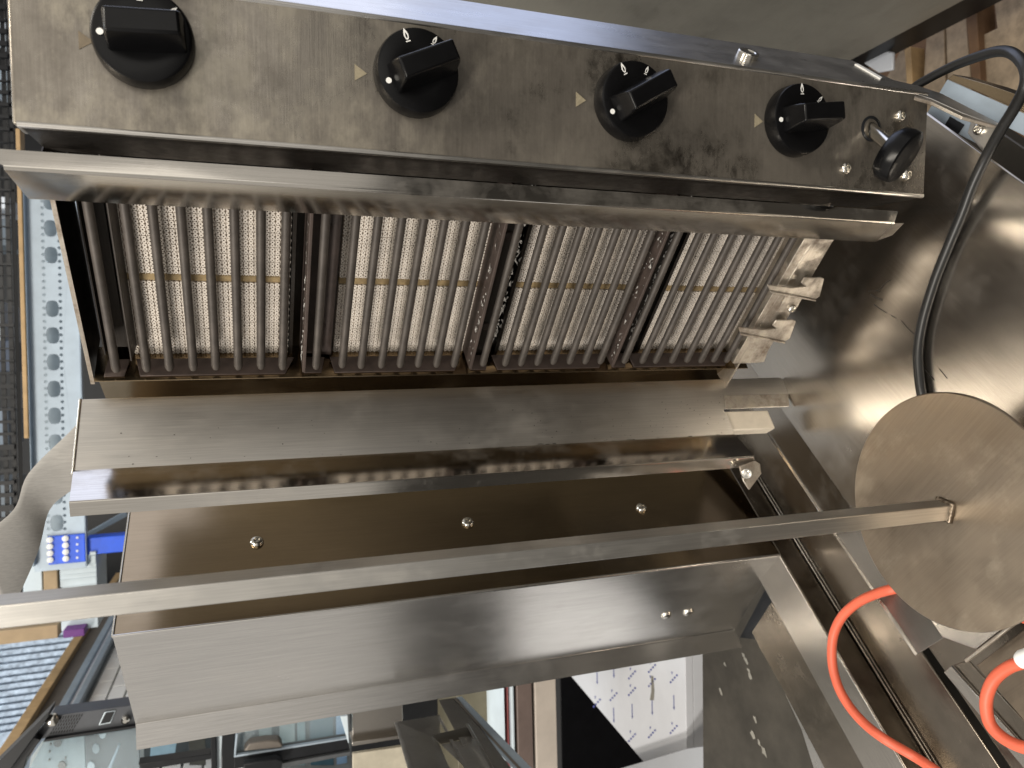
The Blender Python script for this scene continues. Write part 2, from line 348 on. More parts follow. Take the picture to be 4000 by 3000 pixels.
for i in range(4):
    org = Vector((C2.x, C2.y, 0)) + PD3 * KU[i] + UP * KZ[i] + PN3 * .0018
    th = math.radians(KROT[i])
    ax_r = IR * math.cos(th) + PD3 * math.sin(th); ax_d = -IR * math.sin(th) + PD3 * math.cos(th)     # along the grip, across it
    K = lathe('burner_knob', [(KR * .99, .0), (KR, .001), (KR * .985, KH * .72), (KR * .955, KH * .95), (KR * .90, KH), (KR * .5, KH - .0012), (KR * .1, KH - .0015)], org, PN3, M['black'], G, 56, 30)
    # grip: a tapered bar with a bevelled crown, rising from the disc
    L, Wd, Hh = KR * .84, .0104, .026
    g = []
    for (l, wd, h) in ((L * 1.0, Wd * 1.15, KH - .003), (L * .96, Wd * .86, KH + Hh * .75), (L * .90, Wd * .72, KH + Hh)):
        for sx, sy in ((-1, -1), (1, -1), (1, 1), (-1, 1)):
            off = .004 if h > KH else 0
            g.append(org + PN3 * h + ax_r * (sx * l * (.80 if sx < 0 else 1.0)) + ax_d * (sy * wd))
    gf = [[0, 1, 2, 3]] + [[4 * k + j, 4 * k + (j + 1) % 4, 4 * k + 4 + (j + 1) % 4, 4 * k + 4 + j] for k in range(2) for j in range(4)] + [[8, 9, 10, 11]]
    bevel(mesh_obj('grip', g, gf, M['black'], K), .0016, 3, 25)
    lift = KH + .0004
    def kp(x, y, h=lift): return org + PN3 * h + ax_r * x + ax_d * (-y)
    rd = KR * .78
    lathe('off_dot', [(.0022, 0), (.0022, .0002)], kp(-rd, 0), PN3, M['white'], K, 20)
    for angd, size in ((88, .0062), (38, .0046)):
        aa = math.radians(angd); c0 = (rd * math.cos(aa), rd * math.sin(aa))
        o_, i_, b_ = flame(c0, aa - math.pi / 2, size)
        v = [kp(*p) for p in o_] + [kp(*p) for p in i_] + [kp(*p) for p in b_]
        f = [[k, (k + 1) % 9, 9 + (k + 1) % 9, 9 + k] for k in range(9)] + [[18, 19, 20, 21]]
        mesh_obj('flame_mark', v, f, M['white'], K)
    # pointer triangle on the panel
    tz = [.0945, -.0915, -.277, -.459][i]; tu = [-.0590, -.0585, -.057, -.056][i]
    c0 = Vector((C2.x, C2.y, 0)) + PD3 * tu + UP * tz + PN3 * .0017
    prism('pointer_mark', [c0 - IR * .0038 - PD3 * .0062, c0 + IR * .0055, c0 - IR * .0038 + PD3 * .0062], PN3 * .0003, M['pointer' if i else 'pointer_worn'], G, 0)

# --- crank with an oval black handle, and the panel screws
ch = on_panel(3398, 505) + PN3 * .001
pnorm = PN3
lathe('crank_bushing', [(.0125, 0), (.0125, .0012), (.0102, .0018), (.0100, .0005), (.001, .0004)], ch, PN3, M['blackmetal'], G, 28)
stem_end = at_t(3452, 555, (ch + PN3 * .035).dot(E2))
ctop = at_t(3500, 590, (ch + PN3 * .040).dot(E2))
sd = (ctop - ch).normalized()
CR = lathe('crank', [(.0062, -.004), (.0062, .040)], ch, sd, M['chrome'], G, 24)
hc = at_t(3528, 612, (ch + PN3 * .047).dot(E2))
# handle: elliptical disc, its face turned towards the room
hn = (PN3 * .75 + PD3 * .45 + IR * .40).normalized(); hu = (PD3 * .75 - IR * .65); hu = (hu - hn * hu.dot(hn)).normalized(); hv = hn.cross(hu)
v = []; f = []; sg = 40
prof = [(.45, -.018), (.8, -.016), (.97, -.011), (1.0, -.004), (.97, .002), (.9, .0035), (.5, .0045), (.05, .005)]
for rr, hh in prof:
    for k in range(sg):
        t = 2 * math.pi * k / sg; v.append(hc + hn * hh + hu * (.0285 * rr * math.cos(t)) + hv * (.0205 * rr * math.sin(t)))
for q in range(len(prof) - 1):
    for k in range(sg): f.append([q * sg + k, q * sg + (k + 1) % sg, (q + 1) * sg + (k + 1) % sg, (q + 1) * sg + k])
f += [list(range(sg)), [(len(prof) - 1) * sg + k for k in range(sg)]]
mesh_obj('crank_handle', v, f, M['black'], CR, 35)
for q in ((3507, 455), (3293, 660), (3530, 685)):
    screw('panel_screw', on_panel(*q) + PN3 * .0015, PN3, .0058, .0052, G)

# --- deflector strip in front of the burner edge (bright front, fold, inner face that mirrors the bars)
Dp, Ep, Fp = st(-.1592, .5867), st(-.1469, .585), st(-.1408, .643)
def zat(px, xy):
    lo, hi = -1.6, .9
    for _ in range(50):
        m_ = (lo + hi) / 2; p = Vector((xy[0], xy[1], m_))
        c = Vector((sum(ROWS[k][0] * p[k] for k in range(3)), sum(ROWS[k][1] * p[k] for k in range(3)), sum(ROWS[k][2] * p[k] for k in range(3))))
        if 2000 + F * c.x / c.z > px: lo = m_
        else: hi = m_
    return m_
sheet('deflector_strip', [Dp, Ep, Fp], [zat(3505, Dp), zat(3492, Ep), zat(3423, Fp)], [zat(-160, Dp), zat(15, Ep), zat(112, Fp)], .0012, M['fold'], G, .0014)
# small doubled tip at its foot
fp = lambda px, py: at_pl(px, py, Ep, Fp)
prism('deflector_tip', [fp(3180, 908), fp(3230, 888), fp(3330, 876), fp(3523, 874), fp(3478, 921), fp(3423, 941), fp(3400, 925)], Vector((-.002, .002, 0)), M['frame'], G, .0006)

# --- burner chamber: dark back, top wall, foot wall and front frame
YB = -.5912; YBAR = -.598; YC = -.632
box('chamber_back', (.28, -.70, -.60), (.60, -.668, ZT - .002), M['dark'], G)
prism('chamber_top', [(.325, YB, ZT), (.5753, YB - .009, ZT), (.5753, -.668, ZT), (.325, -.668, ZT)], (0, 0, -.0015), M['dark'], G, .0003)
sheet('chamber_top_edge', [(.34, YB), (.5753, YB - .009)], ZT - .003, ZT + .0005, -.0015, M['frame'], G)
prism('housing_floor', [(.29, -.594, -.603), (.60, -.594, -.603), (.60, -.96, -.603), (.29, -.96, -.603)], (0, 0, -.002), M['frame'], G, .0006)  # unseen underside sheet added to lighten the base plate's reflections
box('rear_housing', (.30, -.96, -.600), (.602, -.702, ZT - .003), M['bright'], G, .002)
# angled heat guards above the first burner
sheet('heat_guard', [(.33, -.640), (.535, -.640)], .108, .122, -.0012, M['dark'], G)
prism('heat_guard', [(.33, -.612, .1235), (.548, -.612, .1235), (.548, -.66, .119), (.33, -.66, .119)], (0, 0, -.0012), M['dark'], G, 0)
prism('heat_guard', [(.33, -.606, .1005), (.551, -.606, .1005), (.551, -.66, .094), (.33, -.66, .094)], (0, 0, -.0012), M['bar'], G, .0003)

bars = [[.085, .0648, .0434, .0228, .0018, -.0198, -.0407], [-.1006, -.1203, -.1417, -.1619, -.1816, -.2021, -.2219],
        [-.2816, -.3008, -.3207, -.3402, -.3607, -.3808, -.4006], [-.4569, -.4754, -.4981, -.5191, -.5399, -.5581, -.578]]
lone = [.1115, -.074, -.2554, -.4324]; plates = [-.0601, -.2393, -.4159, None]
KB = YBAR / YB
def bar_mesh():
    v = []; f = []; sg = 12; xs = [.345, .37, .40, .44, .48, .52, .552, .5560]; rs = [.0041] * 6 + [.0043, .0030]
    for x, r in zip(xs, rs):
        for k in range(sg):
            t = 2 * math.pi * k / sg; v.append((x, r * math.cos(t), r * math.sin(t)))
    for i in range(len(xs) - 1):
        for k in range(sg): f.append([i * sg + k, i * sg + (k + 1) % sg, (i + 1) * sg + (k + 1) % sg, (i + 1) * sg + k])
    f += [list(range(sg)), [(len(xs) - 1) * sg + k for k in range(sg)]]
    return v, f
bv, bf = bar_mesh()
bar0 = mesh_obj('guard_bar', bv, bf, M['bar'], None, 50); bar_me = bar0.data; bpy.data.objects.remove(bar0)
def add_bar(z, parent):
    o = bpy.data.objects.new('guard_bar', bar_me); link(o, parent); o.location = (random.uniform(-.001, .001), YBAR, z * KB); return o

# ceramic plaque: rows of raised double rings on a brown hollow ground
PX = .0083; PZ_ = .00478
def plaque(rows, cols):
    v = []; f = []; fm = []; sg = 8
    H = .0026
    W_, D_ = rows * PX, cols * PZ_
    def ring(cx_, cz_, ro, ri):
        b0 = len(v)
        for (r, y) in ((ro * 1.06, 0), (ro, H), (ri, H), (ri, .0006)):
            for k in range(sg):
                t = 2 * math.pi * (k + .5) / sg; v.append((cx_ + r * math.cos(t), y, cz_ + r * math.sin(t)))
        for q in range(3):
            for k in range(sg):
                f.append([b0 + q * sg + k, b0 + q * sg + (k + 1) % sg, b0 + (q + 1) * sg + (k + 1) % sg, b0 + (q + 1) * sg + k]); fm.append(1 if q == 2 else 0)
    for i in range(rows):
        for j in range(cols):
            x = (i + .5) * PX + (.0 if j % 2 else .0) ; z = -(j + .5) * PZ_
            jx = random.uniform(-.0002, .0002)
            ring(x - PX * .23 + jx, z, PZ_ * .47, PZ_ * .14); ring(x + PX * .23 + jx, z, PZ_ * .45, PZ_ * .13)
            # bridge to the next row
            b0 = len(v); hw = .0004
            for (xx, yy) in ((x + PX * .35, .0018), (x + PX * .68, .0018)):
                v.append((xx, yy, z - hw - PZ_ * .5)); v.append((xx, yy, z + hw - PZ_ * .5))
            f.append([b0, b0 + 1, b0 + 3, b0 + 2]); fm.append(0)
    b0 = len(v)
    for x, z in ((0, 0), (W_, 0), (W_, -D_), (0, -D_)): v.append((x, .0002, z)); 
    for x, z in ((0, 0), (W_, 0), (W_, -D_), (0, -D_)): v.append((x, -.012, z))
    f.append([b0, b0 + 1, b0 + 2, b0 + 3]); fm.append(1)
    for k in range(4): f.append([b0 + k, b0 + (k + 1) % 4, b0 + 4 + (k + 1) % 4, b0 + 4 + k]); fm.append(0)
    me = bpy.data.meshes.new('ceramic_plaque'); me.from_pydata(v, [], f)
    bm = bmesh.new(); bm.from_mesh(me); bmesh.ops.recalc_face_normals(bm, faces=bm.faces); bm.to_mesh(me); bm.free()
    me.materials.append(M['ring']); me.materials.append(M['ceram_in'])
    for p, k in zip(me.polygons, fm): p.material_index = k
    return me
pl_me = plaque(12, 31)
PLW = 31 * PZ_; PLL = 12 * PX
X1 = .5705; X0 = X1 - PLL; XS = X0 - .0085
for i in range(4):
    bu = bpy.data.objects.new('burner', None); link(bu, G)
    zc = sum(bars[i]) / 7 * YC / YB * .995 + .002
    zt = zc + PLW / 2
    for x in (X0, XS - PLL):
        p = bpy.data.objects.new('ceramic_plaque', pl_me); link(p, bu); p.location = (x, YC, zt)
    box('seam_strip', (XS + .0002, YC - .008, zt - PLW), (X0 - .0002, YC + .0022, zt), M['seam'], bu, .0015)
    # dark trough walls round the plaques
    sheet('burner_wall', [(.33, YC - .012), (.572, YC - .012)], zt + .001, zt + .0045, .016, M['dark'], bu, .001)
    sheet('burner_wall', [(.33, YC - .012), (.572, YC - .012)], zt - PLW - .0045, zt - PLW - .001, .016, M['dark'], bu, .001)
    for z in bars[i]: add_bar(z, bu)
    add_bar(lone[i], bu)
    # foot bracket the bars are welded to
    za, zb = bars[i][0] * KB + .011, bars[i][6] * KB - .013
    e0, e1_ = Vector((.5575, -.6165, 0)), Vector((.5640, -.5985, 0))
    prism('bar_bracket', [e0 + UP * (za), e1_ + UP * (za - .004), e1_ + UP * (zb + .010), e0 + UP * zb], Vector((.0015, -.0015, 0)), M['rust'], bu, .0005)
    prism('bracket_lip', [e1_ + UP * (za - .004), e1_ + UP * (zb + .010), e1_ + Vector((.0035, -.002, zb + .010)), e1_ + Vector((.0035, -.002, za - .004))], Vector((0, -.002, 0)), M['rust'], bu, .0004)
    zl = lone[i] * KB
    prism('bar_bracket', [e0 + UP * (zl + .009), e1_ + UP * (zl + .012), e1_ + UP * (zl - .006), e0 + UP * (zl - .0105)], Vector((.0015, -.0015, 0)), M['rust'], bu, .0005)
    if plates[i] is not None:
        zp = plates[i] * KB
        prism('divider_plate', [(.33, -.594, zp), (.5590, -.594, zp), (.5590, -.640, zp), (.33, -.640, zp)], (0, 0, -.0032), M['rust'], G, .0006)
        # ash crumbs along the divider
        v = []; f = []
        for k in range(60):
            x = random.uniform(.34, .55); y = -.596 - abs(random.gauss(0, .006)); sz = random.uniform(.0006, .0024)
            b0 = len(v)
            for q in range(4): v.append((x + random.uniform(-1, 1) * sz * 1.6, y + random.uniform(-1, 1) * sz, zp + .0004 + random.uniform(0, 1) * sz * .7))
            f += [[b0, b0 + 1, b0 + 2], [b0, b0 + 2, b0 + 3], [b0, b0 + 3, b0 + 1], [b0 + 1, b0 + 3, b0 + 2]]
        r_ = mesh_obj('ash_residue', v, f, M['ash'], bu); r_['kind'] = 'stuff'
        v = []; f = []
        for k in range(150):
            x = random.uniform(.34, .54); sz = random.uniform(.0006, .003); z = zp - .030 + random.gauss(0, .0025); y = -.6215
            b0 = len(v)
            for q in range(4): v.append((x + random.uniform(-1, 1) * sz * 2, y + random.uniform(0, 1) * sz * .4, z + random.uniform(-1, 1) * sz))
            f += [[b0, b0 + 1, b0 + 2], [b0, b0 + 2, b0 + 3], [b0, b0 + 3, b0 + 1], [b0 + 1, b0 + 3, b0 + 2]]
        if i: r_ = mesh_obj('ash_residue', v, f, M['ash'], bu); r_['kind'] = 'stuff'
        # recess plate between two burners with its two bolt heads
        prism('recess_plate', [(.33, -.626, zp - .004), (.560, -.626, zp - .004), (.560, -.622, zp - .032), (.33, -.622, zp - .032)], (0, -.0015, 0), M['rust' if i == 0 else 'dark'], G, .0005)
        for x in (.40, .52): lathe('recess_bolt', [(.0052, 0), (.0048, .003), (.002, .0045)], (x, -.625, zp - .019), (0, 1, 0), M['rust'], G, 12)

# channel below the bars
HY = YB - .0035
sheet('lower_channel', [(.562, -.640), (.5640, HY - .010), (.5668, HY), (.5683, HY - .001), (.5695, HY - .014), (.634, HY - .038)], -.622, [ZT - .004] * 6, -.0015, M['brown'], G, .0015)
# foot frame of the chamber with two hooked tabs
fr = lambda px, py: at_pl(px, py, (0, YB), (1, YB))
fz = -.597
prism('foot_frame', [fr(3185, 925), fr(3258, 935), fr(3000, 1372), fr(2985, 1415), fr(2925, 1420), fr(2880, 1420)], (0, -.0025, 0), M['frame'], G, .0006)
prism('foot_flange', [fr(3147, 925), fr(3185, 925), fr(2880, 1420), fr(2862, 1420)], (0, -.012, 0), M['frame'], G, .0006)
def tab(q, tip):
    c = [fr(*p) for p in q]
    return prism('hook_tab', c, Vector((0, .0, -.0)) + Vector((0, -.003, 0)), M['frame'], G, .0008)
def hook(pts, yo):
    return prism('hook_tab', [fr(x, y) + Vector((0, yo, 0)) for x, y in pts], (0, -.0022, .0), M['frame'], G, .0009)
T1 = [(2982, 1093), (2990, 1114), (3040, 1124), (3098, 1135), (3140, 1147), (3168, 1150), (3186, 1138), (3200, 1082), (3203, 1070), (3190, 1064), (3168, 1066), (3126, 1065), (3112, 1086), (3128, 1098), (3080, 1104), (3030, 1098)]
hook(T1, .010); hook([(x - 112 + (y - 1100) * -.1, y + 165) for x, y in T1], .010)
hook([(2988, 1112), (3040, 1122), (3098, 1133), (3168, 1148), (3166, 1154), (3098, 1141), (3040, 1130), (2990, 1119)], .0125)
hook([(x - 112 + (y - 1100) * -.1, y + 165) for x, y in ((2988, 1112), (3040, 1122), (3098, 1133), (3168, 1148), (3166, 1154), (3098, 1141), (3040, 1130), (2990, 1119))], .0125)
prism('tab_plate', [fr(3080, 1128), fr(3140, 1145), fr(3102, 1215), fr(3034, 1215)], (0, .002, 0), M['frame'], G, .0006)
screw('foot_screw', fr(3087, 1198) + Vector((0, .002, 0)), (0, 1, 0), .0058, .005, G)

# --- left wing: bent reflector
Ip, Jp, Kp, Lp = (Vector(st(*q)) for q in ((.0093, .85), (.079, .819), (.1034, .7768), (.1175, .7843)))
ip = lambda px, py: at_pl(px, py, Ip, Jp)
wn = Vector(((Jp - Ip).y, -(Jp - Ip).x, 0)).normalized(); wn = wn if wn.dot(-Vector((Ip.x, Ip.y, 0))) > 0 else -wn
prism('wing_face', [ip(316, 1559), ip(1700, 1516), ip(3046, 1474), ip(3066, 1486), ip(3078, 1515), ip(3081, 1588), ip(2826, 1598), ip(2871, 1702), ip(1500, 1772), ip(285, 1853)], -wn * .0015, M['bright'], G, .0006)
zj0 = ip(2871, 1702).z; zj1 = ip(285, 1853).z
sheet('wing_fold', [Jp, Kp, Lp], [zj0, zat(2947, Kp), zat(2950, Lp)], [zj1, zat(269, Kp), zat(274, Lp)], -.0015, M['fold'], G, .0022)
# white roller block and hinge ear behind the wing's foot
q0 = ip(2840, 1600) - wn * .006
frame_box('end_block', q0, ip(3010, 1594) - ip(2840, 1600), ip(2870, 1675) - ip(2840, 1600) + (ip(2840, 1600) - ip(2826, 1600)) * 0, -wn * .02, plain('end_block_enamel', (.72, .64, .52), .45), G, .002)
tb = [ip(2826, 1545), ip(3076, 1540), ip(3081, 1588), ip(2832, 1599)]
prism('wing_tab', [p + wn * .0006 for p in tb], wn * .0012, M['frame'], G, .0006)
kp_ = lambda px, py: at_pl(px, py, Kp, Kp + (Vector((wn.x, wn.y)).orthogonal()))
ear = [at_t(2890, 1822, .775), at_t(2950, 1800, .775), at_t(2970, 1812, .775), at_t(2975, 1850, .775), at_t(2928, 1914, .775), at_t(2905, 1880, .775)]
EA = prism('hinge_ear', ear, E2 * .003, M['frame'], G, .0008)
lathe('hinge_bolt', [(.0062, -.001), (.0065, .005), (.0060, .0085), (.0040, .0088), (.0036, .0045), (.0003, .004)], at_t(2915, 1853, .775), (E1 * -.2 - E2 * .75 + UP * .5), M['chrome'], G, 24)
lathe('hinge_cap', [(.009, 0), (.009, .004), (.004, .006)], ip(3072, 1500) - wn * .004, -UP, M['chrome'], G, 20)

v = []; f = []
def speck(c, a_, b_):
    b0 = len(v)
    for k in range(6):
        t = 2 * math.pi * k / 6; r = random.uniform(.6, 1.2); v.append(c + a_ * (r * math.cos(t)) + b_ * (r * math.sin(t)))
    f.append(list(range(b0, b0 + 6)))
wz = UP; wt = Vector(((Jp - Ip).x, (Jp - Ip).y, 0)).normalized()
for k in range(150):
    x = random.uniform(1900, 2860) if k < 110 else random.uniform(400, 2860)
    on_edge = k < 60
    y = 1702 + (2871 - x) * .0584 - (abs(random.gauss(3, 6)) if on_edge else random.uniform(10, 165))
    ln = random.uniform(.0006, .0045) if on_edge else random.uniform(.0003, .0011)
    speck(ip(x, y) + wn * .0004, wz * ln, wt * random.uniform(.0002, .0006))
g_ = mesh_obj('grime_specks', v, f, M['burnt'], G); g_['kind'] = 'stuff'
# --- column behind the spit: tinted inner face, wide outer face, turned flange
N2, BR2, O2, P2 = Vector((.8302, -.4707)), Vector((.8625, -.70)), Vector((1.0565, -.4711)), Vector((1.0809, -.4485))
sheet('column_sheet', [N2 + Vector((.0005, -.0006)), N2 + Vector((.001, -.0)), O2, P2], [-.742, -.742, -.775, -.79], ZT, -.0015, M['column'], G, .003)
sheet('column_inner', [BR2, N2], -.785, ZT, -.0015, M['brown'], G, .003)
tube('column_edge', [(N2.x, N2.y, -.742), (N2.x, N2.y, -.3), (N2.x, N2.y, ZT)], .0022, M['column'], G, 10, 2)
tube('column_edge', [(O2.x, O2.y + .0004, -.77), (O2.x, O2.y + .0004, -.3), (O2.x, O2.y + .0004, ZT)], .0012, M['column'], G, 8, 2)  # thin tube added to draw the bright highlight along the bend
tube('rim_highlight', [(BR2.x, BR2.y, ZT), tuple((BR2 + N2) / 2) + (ZT,), (N2.x, N2.y, ZT)], .0016, M['chrome'], G, 8, 2)  # rods added on plate and wing edges to draw their bright lit lines
tube('rim_highlight', [ip(314, 1559), ip(300, 1700), ip(284, 1853)], .0014, M['chrome'], G, 8, 2)
cnn = Vector(((BR2 - N2).y, -(BR2 - N2).x, 0)).normalized(); cnn = cnn if cnn.x < 0 else -cnn
for q in ((1003, 2120), (1826, 2044), (2504, 1987)):
    screw('column_screw', at_pl(*q, N2, BR2), cnn, .0085, .006, G)
for q in ((2602, 2403), (2688, 2391)):
    screw('column_rivet', at_pl(*q, N2, O2), (0, 1, 0), .0085, .004, G, False)

# --- spit arm at the top: bent strip running out to the spit's upper bearing
def arm():
    U = [at_t(330, 1655, .852), at_t(292, 1702, .85), at_t(128, 1868, .846), at_t(70, 2010, .843), at_t(-80, 2130, .838)]
    Lw = [at_t(330, 1880, .852), at_t(285, 1912, .85), at_t(194, 1992, .850), at_t(145, 2165, .850), at_t(30, 2420, .850)]
    def dense(P, k=6):
        Q = []
        for i in range(len(P) - 1):
            p0, p1, p2, p3 = P[max(i - 1, 0)], P[i], P[i + 1], P[min(i + 2, len(P) - 1)]
            for q in range(k):
                t = q / k; Q.append(.5 * ((2 * p1) + (p2 - p0) * t + (2 * p0 - 5 * p1 + 4 * p2 - p3) * t * t + (3 * p1 - p0 - 3 * p2 + p3) * t ** 3))
        return Q + [P[-1]]
    U, Lw = dense(U), dense(Lw); n = len(U)
    thv = Vector((-.0035, -.0035, .0035))
    v = U + Lw + [p + thv for p in U] + [p + thv for p in Lw]; f = []
    for i in range(n - 1):
        f += [[i, i + 1, n + i + 1, n + i], [2 * n + i, 3 * n + i, 3 * n + i + 1, 2 * n + i + 1], [i, 2 * n + i, 2 * n + i + 1, i + 1], [n + i, n + i + 1, 3 * n + i + 1, 3 * n + i]]
    f += [[0, n, 3 * n, 2 * n], [n - 1, 3 * n - 1, 4 * n - 1, 2 * n - 1]]
    return mesh_obj('spit_arm', v, f, M['bright'], G, 40)
arm()

# --- base: plate, sloping ledge, trough and apron
ZB = -.70
bz = lambda px, py, z=ZB: at_z(px, py, z)
xu = .228
prism('base_plate', [(xu, -.645, ZB), (.40, -.69, ZB), (.632, -.72, ZB), (.628, -.235, ZB), (.600, -.206, ZB), (.06, -.206, ZB), (.06, -.36, ZB), (xu, -.36, ZB)], (0, 0, -.003), M['base'], G, .0015)
prism('base_ledge', [(.633, -.72, ZB - .004), (.695, -.72, ZB - .020), (.690, -.245, ZB - .020), (.629, -.235, ZB - .004)], (0, 0, -.002), M['base'], G, .0006)
prism('base_ledge_lip', [(.695, -.72, ZB - .020), (.6975, -.72, ZB - .018), (.6925, -.245, ZB - .018), (.690, -.245, ZB - .020)], (0, 0, -.002), M['base'], G, .0004)
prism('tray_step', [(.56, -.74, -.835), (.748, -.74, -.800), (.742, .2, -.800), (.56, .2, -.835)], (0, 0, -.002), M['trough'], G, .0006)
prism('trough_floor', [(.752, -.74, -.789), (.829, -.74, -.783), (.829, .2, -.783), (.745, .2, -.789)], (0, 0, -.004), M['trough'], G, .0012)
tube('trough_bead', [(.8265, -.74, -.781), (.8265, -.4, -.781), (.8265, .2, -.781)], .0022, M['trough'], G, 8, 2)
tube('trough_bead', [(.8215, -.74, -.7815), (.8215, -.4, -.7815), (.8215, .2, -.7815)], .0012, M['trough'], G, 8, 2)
prism('trough_wall', [(.830, -.74, -.783), (.830, .2, -.783), (.830, .2, -.744), (.830, -.74, -.744)], (.002, 0, 0), M['trough'], G, .001)
prism('base_apron', [(.832, -.472, -.743), (.899, -.472, -.743), (.899, .25, -.743), (.832, .25, -.743)], (0, 0, -.002), M['base'], G, .001)
ap = lambda x, y: at_z(x, y, -.7445)
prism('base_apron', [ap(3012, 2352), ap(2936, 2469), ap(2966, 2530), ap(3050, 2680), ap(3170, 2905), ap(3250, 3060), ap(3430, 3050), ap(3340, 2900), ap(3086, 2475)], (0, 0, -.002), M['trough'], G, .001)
prism('apron_flange', [at_z(3048, 2672, -.752), at_z(3300, 3040, -.752), at_z(3190, 3040, -.752), at_z(3130, 2850, -.752)], (0, 0, -.002), M['band'], G, .001)
v = []; f = []
for pts in (((3440, 1138), (3405, 1136), (3390, 1139)), ((3480, 1093), (3462, 1102), (3438, 1128), (3420, 1137)), ((3400, 1148), (3420, 1160), (3448, 1170)), ((3398, 1153), (3420, 1166), (3446, 1174)), ((3412, 1188), (3435, 1205), (3463, 1222)), ((3480, 1232), (3500, 1243)), ((3520, 1252), (3548, 1285), (3575, 1310)), ((3610, 1440), (3650, 1485)), ((3668, 1440), (3700, 1478))):
    for (xa, ya), (xb, yb) in zip(pts, pts[1:]):
        A_, B_ = bz(xa, ya, ZB + .0003), bz(xb, yb, ZB + .0003); d_ = (B_ - A_).normalized(); n_ = Vector((-d_.y, d_.x, 0)) * .00045
        b0 = len(v); v += [A_ - n_, B_ - n_, B_ + n_, A_ + n_]; f.append([b0, b0 + 1, b0 + 2, b0 + 3])
g_ = mesh_obj('plate_scratches', v, f, M['burnt'], G); g_['kind'] = 'stuff'
prism('gap_shade_sheet', [at_z(3046, 2196, -.80), at_z(2890, 2490, -.80), at_z(2965, 2500, -.80), at_z(3030, 2362, -.80)], (0, 0, -.002), M['blackmetal'], G, 0)  # black sheet added to show the shade in the open gap
# front rim of the plate, lip strip and lower tray
prism('front_rim', [bz(3775, 2574), bz(4010, 2395), bz(4010, 2412), bz(3782, 2588)], (0, 0, .004), M['frame'], G, .001)
prism('lip_strip', [bz(3692, 2624, -.715), bz(3722, 2598, -.715), bz(4100, 3020, -.715), bz(4100, 3110, -.715)], (0, 0, .003), M['base'], G, .001)
prism('lip_strip', [bz(3722, 2598, -.716), bz(3782, 2578, -.716), bz(4160, 2990, -.716), bz(4100, 3020, -.716)], (0, 0, -.002), M['trough'], G, .001)
prism('front_tray', [bz(3812, 2600, -.715), bz(4100, 2380, -.715), bz(4200, 2800, -.715), bz(4100, 2930, -.715)], (0, 0, -.003), M['disc'], G, .001)
# rear bracket work under the housing
g1 = [bz(3650, 305, -.74), bz(3715, 285, -.74), bz(4060, 440, -.74), bz(4060, 560, -.74), bz(3668, 365, -.74)]
RB = prism('rear_bracket', [bz(3667, 365, -.735), bz(3700, 310, -.735), bz(4060, 470, -.735), bz(4060, 560, -.735)], (0, 0, -.002), M['galv'], G, .0006)
prism('rear_bracket', [bz(3702, 308, -.735), bz(3722, 290, -.735), bz(3860, 330, -.735), bz(4060, 400, -.735), bz(4060, 465, -.735)], (0, 0, -.03), M['brown'], G, .0006)
prism('rear_flange', [bz(3612, 455, -.715), bz(3645, 402, -.715), bz(3800, 455, -.715), bz(3880, 520, -.715), bz(3815, 562, -.715)], (0, 0, -.002), M['galv'], G, .0006)
box_c = bz(3733, 490, -.713)
prism('slot', [bz(3688, 495, -.7145), bz(3712, 455, -.7145), bz(3768, 488, -.7145), bz(3742, 525, -.7145)], (0, 0, .0006), M['blackmetal'], G, 0)
prism('rear_ear', [bz(3778, 520, -.709), bz(3795, 465, -.709), bz(3900, 480, -.709), bz(3885, 590, -.709), bz(3840, 595, -.709)], (0, 0, -.002), M['band'], G, .0008)
screw('rear_screw', bz(3825, 505, -.708), UP, .006, .004, G, True)

# ================================================================= things resting on the grill
S2 = st(.1305, .52); SZ = -.607
SP = thing('kebab_spit', 'square steel spit bar welded upright on a round brownish steel disc', 'spit')
hw = .0074
sr = math.radians(29)
ca, sa = math.cos(sr), math.sin(sr)
cs = [(-hw, -hw), (hw, -hw), (hw, hw), (-hw, hw)]
cs = [(S2[0] + x * ca - y * sa, S2[1] + x * sa + y * ca) for x, y in cs]
v = []; zs = [SZ, -.3, 0, .3]
for z in zs: v += [(x, y, z) for x, y in cs]
f = [[0, 1, 2, 3], [12, 13, 14, 15]] + [[4 * k + j, 4 * k + (j + 1) % 4, 4 * k + 4 + (j + 1) % 4, 4 * k + 4 + j] for k in range(3) for j in range(4)]
bevel(mesh_obj('spit_bar', v, f, M['spit'], SP), .0008, 2)
lathe('base_disc', [(.1065, -.006), (.1085, -.0045), (.1085, -.0008), (.1075, 0), (.06, 0), (.012, 0), (.001, 0)], (S2[0], S2[1], SZ), UP, M['disc'], SP, 96, 30)
v = []; f = []
wp = []
for k in range(44):
    t = k / 44 * 4; sidx = int(t) % 4; u = t - int(t); p, q = cs[sidx], cs[(sidx + 1) % 4]
    wp.append(((p[0] + (q[0] - p[0]) * u - S2[0]) * 1.12 + S2[0] + random.gauss(0, .0003), (p[1] + (q[1] - p[1]) * u - S2[1]) * 1.12 + S2[1] + random.gauss(0, .0003), SZ + .0012 + random.gauss(0, .0003)))
wp.append(wp[0])
tube('weld_bead', wp, .0021, M['disc'], SP, 8, 2)
lathe('spit_hub', [(.03, -.093), (.03, -.008), (.022, -.0062)], (S2[0], S2[1], SZ), UP, M['base'], SP, 32)

